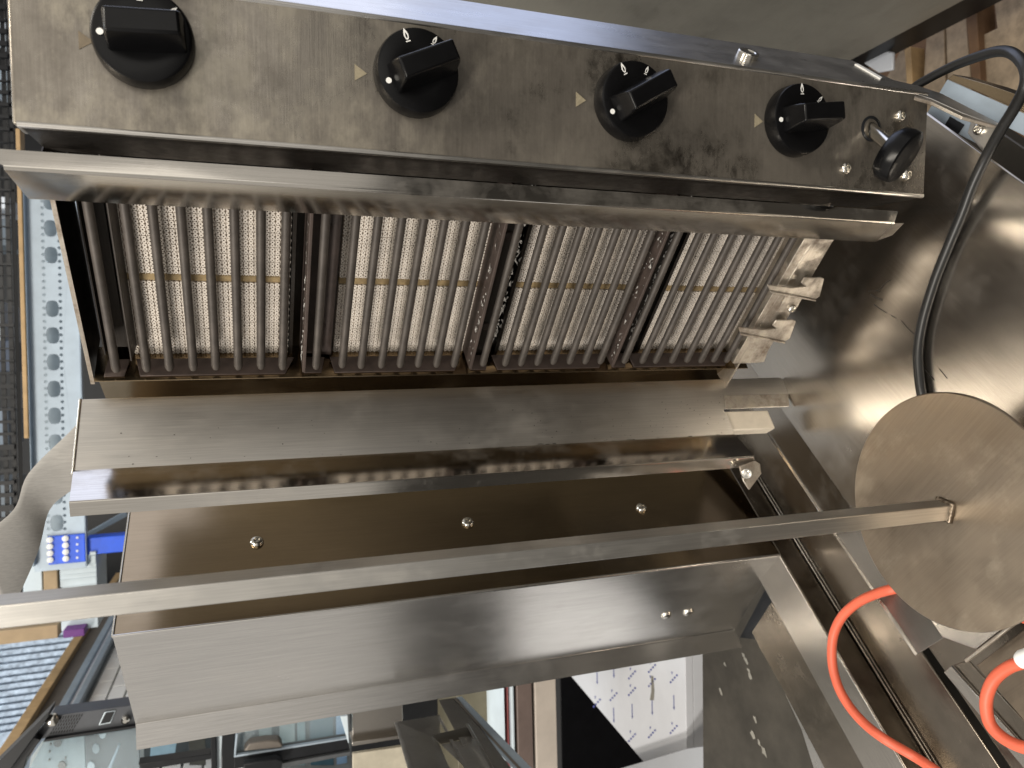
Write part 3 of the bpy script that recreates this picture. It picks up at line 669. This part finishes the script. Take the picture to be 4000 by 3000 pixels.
cabp = [(3560, 350), (3600, 322), (3715, 262), (3830, 218), (3905, 200), (3960, 212), (4003, 262), (4006, 330), (3968, 412), (3905, 515), (3850, 615), (3800, 720), (3757, 835), (3705, 960), (3650, 1100), (3605, 1250), (3586, 1370), (3590, 1470), (3604, 1555), (3640, 1650)]
cz_ = [-.76, -.75, -.73, -.70, -.68, -.66, -.65, -.65, -.66, -.67, -.68, -.685, -.69, -.693, -.693, -.693, -.693, -.693, -.693, -.693]
tag(tube('power_cable', [at_z(x, y, z) for (x, y), z in zip(cabp, cz_)], .0051, M['cable'], None, 16, 8), 'thick black power cable curving across the steel base plate behind the disc', 'cable')
H_ = thing('gas_hose', 'orange red rubber hose looping over the base troughs below the disc', 'hose')
c2p = lambda x, y: (2800 + x / 1.8433, 2000 + y / 1.8433)
hp = [(1500, 520), (1380, 540), (1270, 555), (1140, 592), (1010, 655), (905, 750), (845, 870), (828, 1000), (838, 1130), (880, 1270), (955, 1400), (1060, 1520), (1200, 1630), (1420, 1760), (1560, 1850), (1700, 1960)]
tube('hose_loop', [at_z(*c2p(x, y), -.70 + (.02 if x > 1270 else 0) * -1) for x, y in hp], .0058, M['hose'], H_, 18, 8)
hp2 = [(2330, 1030), (2230, 1075), (2110, 1115), (2010, 1190), (1955, 1290), (1940, 1400), (1965, 1520), (2040, 1610), (2150, 1675), (2300, 1720)]
tube('hose_loop', [at_z(*c2p(x, y), -.66) for x, y in hp2], .0057, M['hose'], H_, 18, 8)
tube('hose_stub', [at_z(*c2p(x, y), -.67) for x, y in ((2195, 765), (2230, 740), (2290, 700))], .0057, M['hose'], H_, 16, 5)
lathe('hose_fitting', [(.007, -.004), (.0085, 0), (.0085, .02), (.007, .024)], at_z(*c2p(2212, 1062), -.65), (at_z(*c2p(2330, 1020), -.65) - at_z(*c2p(2212, 1062), -.65)), M['white'], H_, 20)
# table the grill stands on
tt = prism('work_table', [at_z(2742, 2480, -.86), at_z(2746, 3060, -.86), at_z(3500, 3060, -.86), (.25, .1, -.86), (.25, -.74, -.86)], (0, 0, -.03), M['grime'], None, .002)
tag(tt, 'dirty dark steel table top under the grill, spotted with dried splashes', 'table')
v = []; f = []
for q in ((2915, 2580), (2925, 2620), (2905, 2560), (2930, 2640), (2832, 2595), (2815, 2700), (2950, 2810), (2940, 2870), (2965, 2900), (2985, 2935)):
    c = at_z(*q, -.8595); b0 = len(v); sz = random.uniform(.004, .011)
    for k in range(9):
        t = 2 * math.pi * k / 9; r = sz * random.uniform(.6, 1.2); v.append(c + Vector((r * math.cos(t) * .6, r * math.sin(t), random.uniform(0, .0004))))
    f.append(list(range(b0, b0 + 9)))
sp_ = mesh_obj('dried_splash', v, f, M['splash'], tt); sp_['kind'] = 'stuff'

# ================================================================= BACKGROUND
fl = prism('floor', [(-9, -9, -1.8), (9, -9, -1.8), (9, 9, -1.8), (-9, 9, -1.8)], (0, 0, -.05), M['floor'], None, 0); fl['kind'] = 'structure'
def tbox(name, x0, y0, x1, y1, T, depth, mat, parent=None, bev=.002):
    """box facing the room at distance T whose front spans two picture corners"""
    a, b = at_t(x0, y0, T), at_t(x1, y1, T)
    s0, s1 = a.dot(E1), b.dot(E1); z0, z1 = a.z, b.z
    o = E1 * s0 + E2 * T + UP * z0
    return frame_box(name, o, E1 * (s1 - s0), UP * (z1 - z0), E2 * depth, mat, parent, bev)

# --- rack rail with punched holes
RT = 2.6
def punched(name, T, px0, py0, px1, py1, ovals, dots, mat, parent):
    a, b = at_t(px0, py0, T), at_t(px1, py1, T)
    s0, s1, z0, z1 = a.dot(E1), b.dot(E1), a.z, b.z
    bm = bmesh.new(); P3 = lambda s, z: E1 * s + E2 * T + UP * z
    def loop(pts):
        vs = [bm.verts.new(P3(*p)) for p in pts]
        for k in range(len(vs)): bm.edges.new((vs[k], vs[(k + 1) % len(vs)]))
    loop([(s0, z0), (s1, z0), (s1, z1), (s0, z1)])
    for (px, py, hw_, hh) in ovals:
        c = at_t(px, py, T); s, z = c.dot(E1), c.z
        pts = []
        for k in range(14):
            t = 2 * math.pi * k / 14; e = .72
            pts.append((s + hh * math.copysign(abs(math.cos(t)) ** e, math.cos(t)), z + hw_ * math.copysign(abs(math.sin(t)) ** e, math.sin(t))))
        loop(pts)
    for (px, py, r) in dots:
        c = at_t(px, py, T); s, z = c.dot(E1), c.z
        loop([(s + r * math.cos(2 * math.pi * k / 8), z + r * math.sin(2 * math.pi * k / 8)) for k in range(8)])
    bmesh.ops.triangle_fill(bm, use_beauty=True, use_dissolve=False, edges=bm.edges[:])
    me = bpy.data.meshes.new(name); bm.to_mesh(me); bm.free(); me.materials.append(mat)
    o = link(bpy.data.objects.new(name, me), parent)
    md = o.modifiers.new('thickness', 'SOLIDIFY'); md.thickness = .004; md.offset = 0
    return o
RK = thing('storage_rack', 'pale galvanised rack rail with punched holes and a bolted blue post', 'rack')
ov = [(196 + i * 2.3, 788 + 104.5 * i, .017, .025) for i in range(14) if i != 3]
dt = []
for i in range(54):
    y = 760 + 26.1 * i; dt += [(165 + (y - 760) * .020, y, .0048), (228 + (y - 760) * .020, y, .0048)]
punched('rack_rail', RT, 90, 600, 335, 2215, ov, dt, M['galv'], RK)
tbox('rail_flange', 88, 600, 130, 2215, RT - .03, .03, M['galv'], RK)
tbox('rail_flange', 295, 600, 336, 2215, RT - .03, .03, M['galv'], RK)
tbox('rail_back', 86, 600, 345, 2215, RT + .12, .004, plain('rail_back_paint', (.30, .36, .40), .6), RK)
tbox('post_plate', 186, 2096, 334, 2194, RT - .012, .008, M['blue'], RK)
for r_ in range(4):
    for xx in (196, 257): lathe('bolt', [(.009, 0), (.009, .008), (.004, .011)], at_t(xx + r_ * .6, 2108 + r_ * 26 - (xx - 196) * .09, RT - .012), -E2, M['white'], RK, 10)
    lathe('rivet', [(.004, 0), (.003, .003)], at_t(302, 2100 + r_ * 26, RT - .012), -E2, M['white'], RK, 8)
tbox('blue_post', 334, 2103, 520, 2152, RT - .01, .06, M['blue'], RK)
BRC = prism('brace', [at_t(332, 2085, RT + .3), at_t(332, 2105, RT + .3), at_t(500, 2015, RT + .3), at_t(490, 1995, RT + .3)], E2 * .02, M['galv'], RK, .002)
tag(tbox('wood_strip', 60, 500, 112, 1712, RT - .03, .05, M['wood2']), 'narrow plywood edge standing against the left side of the punched rail', 'board')
tag(tbox('dark_shelf_back', -220, -400, 560, 2420, RT + 2.2, .05, M['blackmetal']), 'dark board closing the shelving behind the rack', 'board')
CG = thing('wire_cage', 'black wire cage at the far left edge beside the plywood strip', 'cage')
tbox('cage_post', 18, -200, 84, 2260, RT + .2, .04, M['blackmetal'], CG)
for k in range(51):
    y = -176 + 48 * k
    tbox('cage_wire', -140, y, 55, y + (4 if k % 5 else 12), RT + .22, .01, M['blackmetal'], CG, 0)
for x in (-60, -25, 8, 30): tbox('cage_wire', x, -200, x + 52, 2260, RT + .235, .008, M['blackmetal'], CG, 0)
for k, (x0, y0, x1, y1, c) in enumerate(((-60, 60, 40, 118, (.55, .62, .7)), (-60, 250, 36, 330, (.3, .36, .42)), (-60, 765, 38, 815, (.75, .8, .86)), (-60, 850, 45, 960, (.10, .13, .16)), (-60, 1180, 20, 1330, (.5, .55, .6)), (-60, 1330, 48, 1450, (.03, .05, .09)), (-60, 1600, 35, 1740, (.16, .2, .25)), (-60, 1880, 50, 2150, (.14, .17, .2)))):
    tag(tbox('stored_box', x0, y0, x1, y1, RT + .5, .2, plain('stored_%d' % k, c, .5)), ('%s parcel inside the black wire cage, number %s down the left picture edge' % (('pale blue', 'blue grey', 'white', 'slate grey', 'pale grey', 'navy', 'grey', 'grey green')[k], ('one', 'two', 'three', 'four', 'five', 'six', 'seven', 'eight')[k])), 'parcel', 'parcels in the cage')

# --- files, cartons and foil wrapped panels under the blue post
bx = [(233, 2203, 377, 2215), (233, 2221, 378, 2234), (234, 2240, 378, 2252), (234, 2258, 379, 2280), (235, 2286, 380, 2318), (236, 2324, 384, 2450)]
for k, (x0, y0, x1, y1) in enumerate([(350, 2156, 375, 2168), (352, 2170, 375, 2200)] + bx):
    tag(tbox('white_carton', x0, y0, x1, y1, RT - .02 + .01 * k, .18, M['cartonw']), 'pale blue white carton edge in the row under the blue rack post', 'carton', 'pale cartons under the blue post')
tag(tbox('brown_carton', 168, 2203, 226, 2330, RT + .02, .2, M['carton']), 'brown cardboard carton left of the pale cartons', 'carton')
tag(tbox('label_carton', 88, 2216, 166, 2330, RT + .03, .2, M['cartonw']), 'pale carton with faded print left of the brown carton', 'carton')
tag(tbox('cream_carton', -60, 2472, 226, 2492, RT + .05, .2, M['carton']), 'long tan carton lying above the foil wrapped panels', 'carton')
tag(tbox('purple_carton', 246, 2464, 330, 2484, RT + .0, .2, M['purple']), 'bright purple carton edge beside the plywood counter', 'carton')
for k in range(16):
    y = 2492 + k * 27
    o = tbox('foil_panel', -140, y - 13, 300, y + 4, RT + 1.3 - .015 * k, .3, M['foil'])
    tag(o, 'silver foil wrapped panel standing in the row left of the plywood counter edge', 'panel', 'foil wrapped panels')

# --- counter: plywood edge, grey panel, white channel, pipe, tiled wall
S0 = 1.0
def sbar(name, pa, pb, z_dn, depth, mat, parent, t0=1.75, t1=3.9, S=S0):
    """long bar running away from the camera; its visible face spans the picture points pa (upper edge) and drops z_dn"""
    p = at_s(*pa, S); z = p.z
    return frame_box(name, E1 * S + E2 * t0 + UP * z, E2 * (t1 - t0), UP * -z_dn, E1 * depth, mat, parent, .002)
CT = thing('counter', 'plywood edged counter with grey panel, white channel and white tiled wall', 'counter')
zs_ = [at_s(x, y, S0).z for x, y in ((185, 2667), (225, 2667), (290, 2667), (318, 2667), (345, 2667), (370, 2667))]
names = (('plywood_edge', 'wood2', -.02), ('grey_panel', 'greypanel', 0), ('channel', 'galv', -.015), ('white_strip', 'film', -.005), ('pipe_cover', 'galv', -.03))
for k, (n, m, ex) in enumerate(names):
    frame_box(n, E1 * (S0 + ex) + E2 * 1.85 + UP * zs_[k], E2 * 2.6, UP * (zs_[k + 1] - zs_[k] + .001), E1 * .05, M[m], CT, .002)
frame_box('tile_bed', E1 * (S0 + .004) + E2 * 1.7 + UP * zs_[5], E2 * 2.6, UP * -.9, E1 * .05, M['grout'], CT, 0)
th_, tw_ = .052, .125
tm = None
for r_ in range(9):
    for c in range(20):
        t0 = 1.75 + c * tw_ + (tw_ / 2 if r_ % 2 else 0); z = zs_[5] - .012 - r_ * th_
        if tm is None:
            tl = frame_box('wall_tile', (0, 0, 0), E2 * (tw_ - .006), UP * -(th_ - .006), E1 * .012, M['tile'], CT, .0015); tm = tl
        else: tl = tm.copy(); COL.objects.link(tl); tl.parent = CT
        tl.location = E1 * (S0 - .004) + E2 * t0 + UP * z

# --- display fridge with louvred black head
FT = 1.72
FG = thing('display_fridge', 'black display fridge with slotted head panel and glass doors below the counter', 'fridge')
def tpoly(name, pts, T, depth, mat, parent, bev=.001): return prism(name, [at_t(x, y, T) for x, y in pts], E2 * depth, mat, parent, bev)
tpoly('head_panel', [(196, 2797), (512, 2755), (560, 2790), (545, 2830), (150, 2888), (145, 2860)], FT, .05, plain('head_grey', (.055, .06, .07), .4), FG)
slot0 = None
for r_ in range(5):
    for c in range(9):
        x = 236 + c * 10.5 - r_ * 9; y = 2800 + r_ * 14.5 - c * 1.4
        tpoly('slot', [(x, y), (x + 4, y - .5), (x - 1, y + 10), (x - 5, y + 10.5)], FT - .001, .001, plain('slot_black', (.002, .002, .002), .9) if slot0 is None else slot0, FG, 0)
        slot0 = bpy.data.materials['slot_black']
tpoly('head_window', [(408, 2782), (452, 2776), (432, 2825), (384, 2834)], FT - .003, .002, M['cartonw'], FG)
tpoly('head_window', [(412, 2785), (447, 2780), (429, 2822), (390, 2830)], FT - .005, .002, M['blackmetal'], FG)
lathe('lock_knob', [(.012, 0), (.012, .008), (.006, .012)], at_t(206, 2808, FT), -E2, M['chrome'], FG, 16)
lathe('lock_knob', [(.008, 0), (.008, .01), (.004, .014)], at_t(492, 2807, FT), -E2, M['chrome'], FG, 14)
tpoly('door_frame', [(175, 2888), (545, 2832), (548, 2842), (168, 2900)], FT - .01, .03, M['blackmetal'], FG)
tpoly('hinge_side', [(-40, 3010), (195, 2775), (190, 2800), (0, 3060)], FT - .05, .05, M['blackmetal'], FG)
tpoly('side_post', [(30, 3010), (130, 2880), (160, 2890), (105, 2960), (90, 3010)], FT - .02, .03, M['blackmetal'], FG)
tpoly('inner_liner', [(120, 2960), (165, 2895), (330, 2872), (336, 3020), (110, 3020)], FT + .06, .004, plain('fridge_liner', (.34, .40, .42), .5), FG)
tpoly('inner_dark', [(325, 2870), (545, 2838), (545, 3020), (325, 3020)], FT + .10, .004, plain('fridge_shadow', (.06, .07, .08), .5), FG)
for (x, y, w_) in ((374, 2925, 16), (400, 2868, 15), (355, 2995, 17)): tpoly('liner_hole', [(x + w_ * math.cos(k * .7854) * .9, y + w_ * math.sin(k * .7854) * 1.2) for k in range(8)], FT + .095, .004, M['cartonw'], FG, 0)
for (x, y, w_) in ((224, 2902, 16), (242, 2992, 16), (197, 2908, 4), (193, 2937, 4), (255, 2962, 4), (192, 2970, 4)): tpoly('liner_hole', [(x + w_ * math.cos(k * .7854), y + w_ * math.sin(k * .7854) * 1.1) for k in range(8)], FT + .055, .004, M['greypanel'], FG, 0)
tpoly('door_rod', [(462, 2910), (470, 2910), (430, 3010), (418, 3010)], FT + .05, .01, M['galv'], FG)
tpoly('door_glass', [(170, 2900), (540, 2845), (545, 3020), (105, 3020)], FT + .02, .004, M['glass'], FG, 0)
# second door bay right of it
tpoly('bay_back', [(530, 2850), (1330, 2740), (1380, 3020), (530, 3020)], FT + .45, .01, plain('bay_dark', (.035, .05, .06), .4), FG)
tpoly('bay_sheet', [(590, 2900), (690, 2900), (680, 2975), (585, 2975)], FT + .25, .004, plain('bay_paper', (.25, .42, .55), .5), FG)
for (x0, x1, c) in ((1010, 1060, (.22, .28, .30)), (1090, 1150, (.30, .38, .40)), (1160, 1190, (.20, .3, .34)), (1210, 1300, (.05, .12, .17)), (1312, 1352, (.25, .40, .62)), (540, 560, (.25, .3, .33)), (735, 800, (.05, .055, .05))):
    tpoly('bay_sheet', [(x0, 2760), (x1, 2760), (x1 + 4, 2990), (x0 + 4, 2990)], FT + .30, .004, plain('bay_%d' % x0, c, .5), FG)
tpoly('door_frame', [(540, 2985), (825, 2945), (828, 2965), (560, 3010)], FT - .01, .03, M['blackmetal'], FG)
tpoly('door_frame', [(823, 2880), (843, 2876), (846, 3020), (826, 3020)], FT - .01, .03, M['blackmetal'], FG)
tpoly('door_gasket', [(846, 2876), (868, 2874), (862, 3020), (846, 3020)], FT, .02, M['cartonw'], FG)
tpoly('door_frame', [(868, 2874), (915, 2866), (915, 3020), (866, 3020)], FT - .01, .03, M['blackmetal'], FG)
tpoly('door_trim', [(921, 2868), (930, 2866), (922, 2950), (914, 2952)], FT - .02, .01, M['galv'], FG)
tpoly('door_trim', [(914, 2952), (1360, 2880), (1360, 2888), (914, 2960)], FT - .02, .01, M['galv'], FG)
tpoly('door_frame', [(914, 2958), (1360, 2886), (1365, 2925), (914, 3005)], FT - .02, .03, M['blackmetal'], FG)
tpoly('door_glass', [(925, 2868), (1355, 2770), (1360, 2890), (915, 2955)], FT, .004, M['glass'], FG, 0)
tpoly('white_roll', [(952, 2935), (975, 2905), (1040, 2893), (1090, 2893), (1105, 2912), (1100, 2922)], FT - .03, .03, M['greypanel'], FG, .004)
tpoly('door_handle', [(950, 2985), (1080, 2962), (1105, 2972), (1100, 3005), (950, 3010)], FT - .05, .02, M['blackmetal'], FG, .003)
tpoly('door_frame', [(1000, 3000), (1370, 2935), (1370, 2950), (1000, 3020)], FT - .025, .02, plain('door_grey', (.08, .085, .09), .4), FG)

# --- steel pieces leaning at the bottom centre
KT = 1.45
KS = thing('steel_cabinet', 'open dark steel cabinet standing beside the leaning steel channels', 'cabinet')
tpoly('cabinet_back', [(1362, 2600), (1720, 2600), (1720, 3020), (1375, 3020)], KT + .35, .01, M['blackmetal'], KS)
tpoly('cabinet_door', [(1376, 2720), (1570, 2690), (1575, 2860), (1376, 2890)], KT + .12, .01, M['base'], KS)
tpoly('cabinet_edge', [(1330, 2800), (1358, 2795), (1363, 2902), (1361, 2904)], KT + .1, .01, M['cartonw'], KS)
tpoly('cabinet_shelf', [(1375, 2900), (1570, 2870), (1572, 2885), (1376, 2915)], KT + .1, .05, M['base'], KS)
tpoly('cream_sheet', [(1378, 2945), (1580, 2915), (1600, 3020), (1378, 3020)], KT + .1, .01, plain('cream_sheet', (.46, .42, .33), .6), KS)
def ppoly(name, pts, off, mat, parent, bev=.0008): return prism(name, [at_t(x, y, T) for x, y, T in pts], off, mat, parent, bev)
CHN = thing('steel_channel', 'wide steel channel with a turned end leaning in front of the cabinet', 'channel')
ppoly('channel_face', [(1549, 2821, 1.35), (1713, 2793, 1.38), (1714, 2876, 1.3), (1680, 2878, 1.3), (1760, 3030, 1.1), (1620, 3040, 1.1)], Vector((0, 0, -.003)), M['bright'], CHN)
ppoly('channel_edge', [(1549, 2821, 1.345), (1556, 2820, 1.345), (1630, 3040, 1.095), (1614, 3040, 1.095)], Vector((0, 0, .004)), M['band'], CHN)
ppoly('channel_lip', [(1680, 2878, 1.3), (1702, 2888, 1.28), (1760, 3030, 1.1), (1672, 3030, 1.1)], Vector((0, 0, -.003)), M['band'], CHN)
CH2 = thing('steel_gutter', 'narrow steel gutter with bright folded edges leaning beside the channel', 'channel')
ppoly('gutter_floor', [(1713, 2735, 1.42), (1780, 2725, 1.42), (2010, 3030, 1.12), (1870, 3030, 1.12)], Vector((0, 0, -.003)), M['column'], CH2)
ppoly('gutter_edge', [(1712, 2795, 1.38), (1716, 2793, 1.38), (1846, 3030, 1.10), (1836, 3030, 1.10)], Vector((0, 0, .003)), M['band'], CH2)
ppoly('gutter_bar', [(1700, 2890, 1.26), (1838, 2858, 1.26), (1846, 2880, 1.25), (1722, 2908, 1.25)], E2 * .02, M['grime'], CH2)
ppoly('gutter_edge', [(1824, 2824, 1.28), (1832, 2830, 1.28), (1942, 3020, 1.1), (1930, 3020, 1.1)], Vector((0, 0, .003)), M['band'], CH2)
ppoly('gutter_floor', [(1722, 2908, 1.25), (1840, 2882, 1.25), (1938, 3030, 1.1), (1850, 3030, 1.1)], Vector((0, 0, -.003)), M['bright'], CH2)
RL = thing('steel_rail', 'bright grooved aluminium rail running diagonally beside the gutter', 'rail')
ppoly('rail_web', [(1756, 2730, 1.42), (1792, 2722, 1.42), (2090, 3030, 1.12), (2030, 3030, 1.12)], Vector((0, 0, -.006)), M['galv'], RL)
ppoly('rail_groove', [(1772, 2726, 1.415), (1780, 2724, 1.415), (2062, 3030, 1.115), (2050, 3030, 1.115)], Vector((0, 0, .0006)), M['greypanel'], RL)
# shelf stack: olive sheet, white, red, white, brown and cream edges
SH = thing('panel_stack', 'stack of panel edges in olive, white, red, brown and cream below the column', 'panels')
for n, x0, x1, T, m in (('olive_panel', 1780, 1962, 1.62, plain('olive_sheet', (.13, .115, .075), .5)), ('white_edge', 1964, 1976, 1.5, M['cartonw']), ('red_edge', 1976, 1993, 1.51, M['red']), ('white_edge', 1993, 2015, 1.5, M['cartonw']), ('brown_panel', 2015, 2086, 1.5, plain('brown_panel', (.15, .11, .095), .45)), ('cream_panel', 2086, 2180, 1.5, M['cream'])):
    tbox(n, x0, 2560, x1, 3030, T, .3, m, SH, .002)
tag(tbox('black_cabinet', 2184, 2480, 2680, 3060, 2.5, .3, plain('gloss_black', (.006, .006, .007), .3, 0, .3, 30, 0, .12)), 'glossy black cabinet between the cream panel and the film wrapped chest', 'cabinet')
# film wrapped chest
FC = thing('film_chest', 'white chest wrapped in protective film with blue printed marks', 'chest')
fzc = -.945
ftop = [at_z(2675, 2440, fzc), at_z(2682, 2935, fzc), at_z(2560, 3030, fzc), at_z(2500, 2960, fzc), at_z(2226, 2636, fzc), at_z(2226, 2440, fzc)]
prism('chest_lid', ftop, (0, 0, -.02), M['film'], FC, .001)
fe0, fe1 = at_z(2675, 2440, fzc - .0005), at_z(2682, 2935, fzc - .0005)
frame_box('chest_front', fe0 + UP * -.0205, fe1 - fe0, UP * -.035, E2 * .02, M['film'], FC, .001)
def inkshape(pts):
    return [at_z(x, y, fzc + .0006) for x, y in pts]
v = []; f = []
def addp(pts):
    b0 = len(v); v.extend(inkshape(pts)); f.append(list(range(b0, b0 + len(pts))))
for col_, (xs0, lst) in enumerate(((2625, ((2640, 0), (2740, 1), (2838, 0))), (2540, ((2600, 0), (2655, 0), (2760, 1), (2855, 0))), (2462, ((2625, 0), (2690, 0), (2775, 1), (2870, 0))), (2390, ((2615, 1), (2710, 0), (2790, 1))), (2325, ((2640, 1), (2735, 0))))):
    for (y, k) in lst:
        v = []; f = []
        if k: addp([(xs0 + 5, y - 25), (xs0 + 8, y - 25), (xs0 + 9, y + 25), (xs0 + 6, y + 25)]); addp([(xs0 + 4, y + 22), (xs0 + 11, y + 22), (xs0 + 8, y + 34)])
        else:
            addp([(xs0 - 3, y - 16), (xs0 + 3, y - 16), (xs0, y - 4)])
            for q in range(4): addp([(xs0 - 10 + q * 8, y + 24 - q * 9), (xs0 - 5 + q * 8, y + 20 - q * 9), (xs0 - 1 + q * 8, y + 26 - q * 9), (xs0 - 6 + q * 8, y + 30 - q * 9)])
        mk = mesh_obj('printed_mark', v, f, M['ink'], FC); mk['kind'] = 'stuff'
v = []; f = []; addp([(2543, 2640), (2552, 2642), (2556, 2700), (2554, 2735), (2538, 2735), (2544, 2700)]); mesh_obj('film_mark', v, f, M['splash'], FC)
STR = thing('steel_tray', 'flat steel tray with riveted corner at the bottom edge', 'tray')
prism('tray_top', [at_z(2395, 3010, -.90), at_z(2680, 2925, -.90), at_z(2820, 2905, -.90), at_z(2870, 2950, -.90), room(1.0, 1.08, -.90), room(1.95, 1.0, -.90), room(1.95, 1.9, -.90), room(1.1, 1.75, -.90)], (0, 0, -.02), M['tray'], STR, .001)  # tray stretched out of view so the column mirrors a pale surface
prism('tray_reflector', [room(1.0, 1.1, -.8985), room(1.93, 1.03, -.8985), room(1.93, 1.85, -.8985), room(1.15, 1.7, -.8985)], (0, 0, .001), M['film'], STR, 0)  # unseen white sheet added to brighten the reflection in the column
for x in (2822, 2844, 2866): screw('tray_rivet', at_z(x, 2975 - (x - 2822) * .2, -.899), UP, .004, .002, STR, False)

# --- big steel cabinet beside the grill and pallet below it
BC = thing('steel_housing', 'large plain stainless steel cabinet standing behind the control panel', 'cabinet')
SB = -.8
cb = [at_s(3330, 232, SB), at_s(3680, -8, SB), at_s(3900, -160, SB)]
zb_ = cb[0].z
frame_box('cabinet_side', E1 * SB + E2 * 1.12 + UP * zb_, E2 * 2.4, UP * 1.6, E1 * -.02, M['cabinet'], BC, .002)
frame_box('cabinet_foot', E1 * (SB - .01) + E2 * 1.05 + UP * (zb_ - .004), E2 * 2.4, UP * -.10, E1 * -.05, M['blackmetal'], BC, .002)
tag(prism('plastic_sheet', [at_z(3362, 235, -1.58), at_z(3375, 195, -1.58), at_z(3405, 185, -1.58), at_z(3500, 205, -1.58), at_z(3498, 275, -1.58), at_z(3440, 285, -1.58)], (0, 0, .01), M['film'], None, .004), 'crumpled white plastic film caught under the steel cabinet', 'film')
PT = thing('wooden_pallet', 'worn wooden pallet with pale boards on the floor behind the grill', 'pallet')
zp_ = -1.68
def brd(n, pts, z, th, m): return prism(n, [at_z(x, y, z) for x, y in pts], (0, 0, -th), M[m], PT, .002)
brd('pallet_board', [(3440, 350), (3525, 180), (3560, 320), (3575, 480), (3440, 420)], zp_, .03, 'wood')
brd('pallet_board', [(3600, 420), (3618, 145), (3686, 100), (3700, 640), (3640, 600)], zp_, .03, 'wood')
brd('pallet_board', [(3694, 95), (3770, 46), (3795, 350), (3820, 700), (3710, 645)], zp_ - .004, .03, 'wood')
brd('pallet_board', [(3825, 200), (3830, 140), (3895, 110), (3880, -20), (4020, -20), (4020, 500), (3850, 420)], zp_ + .01, .03, 'wood')
brd('pallet_block', [(3532, 188), (3556, 180), (3572, 460), (3548, 450)], zp_ + .02, .05, 'wood2')
brd('pallet_block', [(3772, 60), (3790, -20), (3812, -20), (3835, 420), (3805, 430)], zp_ + .03, .06, 'wooddark')
tag(prism('pallet_shadow_board', [at_z(x, y, -1.74) for x, y in ((3400, 600), (3330, 100), (3600, -60), (4060, -60), (4060, 700))], (0, 0, -.02), M['wooddark'], None, 0), 'dark lower deck of boards under the pale pallet', 'boards')
